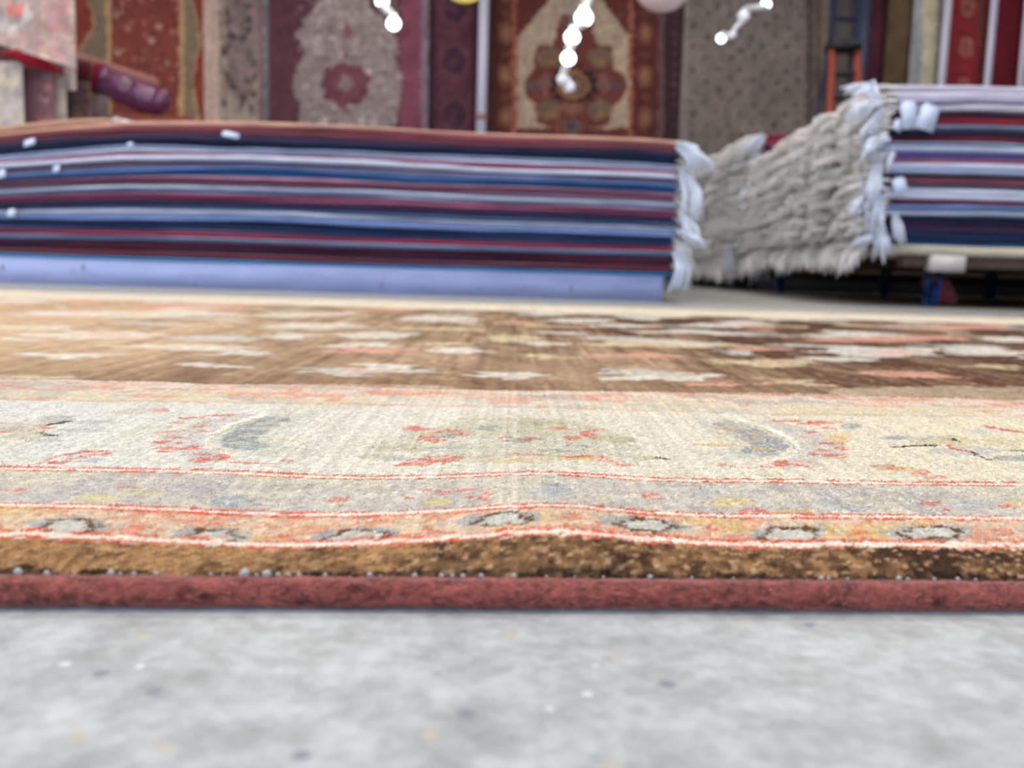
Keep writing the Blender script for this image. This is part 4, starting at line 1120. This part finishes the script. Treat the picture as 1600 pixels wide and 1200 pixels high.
def p_cream2(P):
    P.base((176, 166, 158)); P.mix(vnoise(P.U * 14, P.V * 10, 71) > .1, (148, 146, 150), .7); P.mix(vnoise(P.U * 12, P.V * 12, 72) > .18, (206, 190, 160), .8)
def p_mau2(P):
    P.base((104, 72, 80)); P.mix(vnoise(P.U * 8, P.V * 10, 73) > .12, (146, 88, 88), .8)
    P.line([(34, 152), (84, 156)], 2, (160, 130, 130), .8)
def p_brn2(P):
    P.base((116, 90, 80)); P.mix(vnoise(P.U * 10, P.V * 12, 74) > .08, (146, 96, 84), .8); P.mix(vnoise(P.U * 12, P.V * 9, 75) > .18, (64, 54, 62), .8)
rail = tag(empty('rug_rail', (-4.6, 7.2, 0)), 'low dark rail carrying the draped rugs at the left', 'rack')
zr = on_y(20, 92, 6.75)[1] - .02
for (i, (a, b_, Yq, pf, lab)) in enumerate(((-120, 35, 6.75, p_cream2, 'cream and grey rug draped over the low rail at the left edge'), (35, 82, 6.85, p_mau2, 'dusky mauve rug draped on the low rail, beside the cream one'),
                                            (82, 102, 6.95, plain((190, 178, 166), (170, 160, 150), 6), 'narrow cream rug strip draped on the rail between mauve and brown'), (102, 140, 7.15, p_brn2, 'brown patterned rug draped on the low rail'),
                                            (141, 168, 7.4, plain((120, 102, 104), (96, 84, 90), 7), 'dull grey-mauve rug draped at the right end of the low rail'))):
    zz = [zr, zr - .02, zr - .05, on_y(120, 127, 7.15)[1], on_y(155, 150, 7.4)[1]][i]
    hanging('draped_rug', lab, a, b_, Yq, .04, zz, pf, pxy=130, wave=.006)
q = MB(); q.tube([(-1.4, -.3, zr - .1), (1.2, .13, zr - .12)], .02, 8); q.build('rail_bar', M_DK, rail)
for xx, yy in ((-1.4, -.3), (-.1, -.09), (1.1, .11)):
    q = MB(); q.tube([(xx, yy, 0), (xx, yy, zr - .11)], .02, 8); q.build('leg', M_DK, rail)

# rolls on a trestle table behind the left stack
zt_ = on_y(230, 184, 7.9)[1]
xt0 = on_y(150, 180, 7.9)[0]; xt1 = on_y(330, 180, 7.9)[0]
tb = tag(empty('trestle_table', ((xt0 + xt1) / 2, 7.9, 0)), 'table behind the left stack holding the rolled rugs', 'table')
hw_ = (xt1 - xt0) / 2
q = MB(); q.box(-hw_, hw_, -.25, .35, zt_ - .16, zt_ - .12); q.build('tabletop', M_BRN, tb, False)
for sx in (-hw_ + .05, hw_ - .05):
    for sy in (-.2, .3):
        q = MB(); q.box(sx - .025, sx + .025, sy - .025, sy + .025, 0, zt_ - .16); q.build('leg', M_BRN, tb, False)
q = MB(); q.box(xt0 + .05, xt1 - .1, 7.68, 8.2, zt_ - .119, zt_ - .01)
q.v[0] += RNG.normal(0, .006, q.v[0].shape)
tag(q.build('folded_rug', wool((136, 70, 52), .9), smooth=False), 'rust brown folded rug under the plum coloured roll', 'rug')

def roll(name, a, b_, r, c, label, m, taper=True, lumps=.04, end=None):
    A, B = Vector(a), Vector(b_)
    q = MB(); n = 26
    pts = []; rads = []
    for i in range(n):
        t = i / (n - 1)
        p = A.lerp(B, t) + Vector((0, 0, math.sin(t * 9) * r * lumps))
        e = min(1, min(t, 1 - t) * 9 + .35) if taper else 1
        pts.append(tuple(p)); rads.append(r * e ** .6 * (1 + lumps * math.sin(t * 21 + 1) + lumps * .6 * math.sin(t * 37)))
    q.tube(pts, rads, 20)
    o = q.build(name, m)
    tag(o, label, 'rug roll')
    return o

M_PLUM = mat('plum_wrapped_roll', lin((104, 52, 88)), .28, noise=(9, .5, 1.5, (1, 1, 2.5)), bump=(.5, .03), coat=.5)
ra = roll('rolled_rug', P3(150, 122, 7.75), P3(262, 168, 7.85), .12, None, 'shiny plum rolled rug in plastic, slanting behind the left stack', M_PLUM)
q = MB(); A = Vector(P3(146, 120, 7.74)); B = Vector(P3(158, 125, 7.75)); q.tube([tuple(A), tuple(B)], [.125, .13], 18); q.build('red_end_wrap', wool((134, 20, 48), .9), ra)
roll('rolled_rug', P3(118, 92, 7.75), P3(248, 134, 7.85), .055, None, 'thin pinkish brown rolled rug above the plum roll', wool((156, 106, 96), .9), lumps=.02)
roll('rolled_rug', P3(106, 106, 7.2), P3(142, 114, 7.28), .085, None, 'short dark maroon roll end at the top left of the rolls', wool((84, 26, 36), .9), lumps=.02)

# ------------------------------------------------------------------ hanging lamps
M_GLOW = mat('lit_bulb', (1, 1, 1), .4, emit=((.86, 1.0, .96), 14))
M_DIM = mat('glass_drop', (.92, .94, 1.0), .25, emit=((.8, .85, 1.0), .35), spec=.6)
M_TUBE = mat('frosted_glass_rod', (.85, .86, .9), .3)
M_CAB = mat('lamp_cable', lin((90, 90, 96)), .4)
def ball(q, c, r, sx=1, sz=1):
    A, B = np.meshgrid(np.linspace(0, math.pi, 9), np.linspace(0, 2 * math.pi, 15), indexing='ij')
    q.grid(c[0] + r * sx * np.sin(A) * np.cos(B), c[1] + r * np.sin(A) * np.sin(B), c[2] + r * sz * np.cos(A))
def chandelier(label, Y, bulbs, top):
    """bulbs: (px,py,radius px,kind)"""
    x0, z0 = on_y(*top, Y)
    r = tag(empty('pendant_chandelier', (x0, Y, RZ)), label, 'chandelier')
    q = MB(); q.tube([(0, 0, 0), (0, 0, -.05)], .22, 20); q.build('ceiling_plate', M_POLE, r)
    prev = None
    for i, (px, py, rp, kind) in enumerate(bulbs):
        yo = .12 * math.cos(i * 1.3)
        x, z = on_y(px, py, Y + yo); rad = rp * Y / FPX
        q = MB(); q.tube([(x - x0, yo, z - RZ + rad * .8), (x - x0, yo, -.04)], .004, 5); q.build('cable', M_CAB, r)
        q = MB(); ball(q, (x - x0, yo, z - RZ), rad, 1.0, .95); q.build('bulb', M_GLOW if kind else M_DIM, r)
        if prev is not None:
            q = MB(); q.tube([(x - x0, yo, z - RZ + rad), tuple(prev)], [rad * .55, rad * .7], 8); q.build('glass_rod', M_TUBE, r)
        prev = (x - x0, yo, z - RZ - rad * .6)
    return r
chandelier('cascading glass chandelier with lit bulbs in front of the star medallion rug', 9.0,
           [(922, -22, 12, 1), (912, 28, 13, 1), (894, 58, 11, 1), (888, 91, 10.5, 1), (879, 124, 9, 0), (889, 136, 9, 0)], (905, -60))
chandelier('glass chandelier with two lit bulbs in front of the ivory medallion rug', 9.4, [(600, -30, 6, 0), (597, 2, 9.5, 1), (615, 37, 10, 1)], (605, -60))
chandelier('small glass chandelier with clear drops in front of the taupe rug', 9.6, [(1196, -20, 6, 0), (1197, 7, 7, 1), (1162, 25, 9, 0), (1145, 54, 5.5, 0), (1127, 60, 6.5, 1)], (1170, -60))
def dish(label, px, py, w, Y, m):
    x, z = on_y(px, py, Y); R_ = w / 2 * Y / FPX
    r = tag(empty('dish_lamp', (x, Y, RZ)), label, 'lamp')
    q = MB(); q.tube([(0, 0, z - RZ + .22), (0, 0, 0)], .01, 6); q.build('rod', M_CAB, r)
    q = MB(); q.tube([(0, 0, 0), (0, 0, -.03)], .08, 16); q.build('ceiling_plate', M_POLE, r)
    A, B = np.meshgrid(np.linspace(0, math.pi / 2, 8), np.linspace(0, 2 * math.pi, 29), indexing='ij')
    q = MB(); q.grid(R_ * np.sin(A) * np.cos(B), R_ * np.sin(A) * np.sin(B), z - RZ + .14 - .14 * np.cos(A)); q.grid(R_ * .97 * np.sin(A) * np.cos(B), R_ * .97 * np.sin(A) * np.sin(B), z - RZ + .15 - .14 * np.cos(A))
    q.build('shade', m, r)
dish('yellow lit glass dish lamp at the top of the photo, over the narrow runner', 725, 3, 62, 9.0, mat('lit_amber_glass', lin((250, 226, 120)), .4, emit=(lin((255, 226, 110)), 1.3)))
dish('white glass dish lamp at the top of the photo, right of the cascading chandelier', 1034, 18, 78, 7.0, mat('white_glass', lin((206, 190, 190)), .4, emit=(lin((220, 200, 200)), .12)))

# ------------------------------------------------------------------ light
M_LED = mat('led_panel', (1, 1, 1), .5, emit=((1.0, .97, .92), 6))
fix = None
k = 0
for yy in (-3.0, 0.4, 3.6, 7.0, 10.0):
    for xx in (-5.5, -1.9, 1.9, 5.5):
        r = tag(empty('ceiling_light', (xx, yy, RZ)), 'flat white ceiling light panel in the grid above the shop floor', 'ceiling light', 'ceiling light panels')
        q = MB(); q.box(-.62, .62, -.17, .17, -.05, -.001); q.build('frame', M_POLE, r, False)
        q = MB(); q.box(-.58, .58, -.13, .13, -.058, -.0505); q.build('diffuser', M_LED, r, False)
def area(name, loc, size, power, color, rot=(0, 0, 0)):
    l = bpy.data.lights.new(name, 'AREA'); l.shape = 'RECTANGLE'; l.size, l.size_y = size; l.energy = power; l.color = color
    o = bpy.data.objects.new(name, l); C.objects.link(o); o.location = loc; o.rotation_euler = rot
    return o
for yy, pw in ((-3.0, 110), (0.4, 165), (3.6, 130), (7.0, 92), (10.0, 70)):
    for xx in (-5.5, -1.9, 1.9, 5.5):
        area('panel_light', (xx, yy, RZ - .08), (1.1, .25), pw, (1, .965, .92))
area('added_left_fill', (RX0 + .04, 2.5, 2.6), (6.6, 2.2), 700, (.93, .96, 1.0), (0, math.radians(-90), 0))  # fill lamp added on the left to brighten the fringed stack sides
area('doorway_daylight', (0, RY0 + .05, 1.75), (8.6, 3.2), 720, (.50, .68, 1.0), (math.radians(90), 0, 0))

w = bpy.data.worlds.new('daylight'); bpy.context.scene.world = w; w.use_nodes = True
w.node_tree.nodes['Background'].inputs['Color'].default_value = (.55, .72, 1.0, 1)
w.node_tree.nodes['Background'].inputs['Strength'].default_value = 1.5

vs_ = bpy.context.scene.view_settings
vs_.view_transform = 'Standard'; vs_.look = 'None'; vs_.gamma = 1; vs_.use_curve_mapping = False
vs_.exposure = -1.15
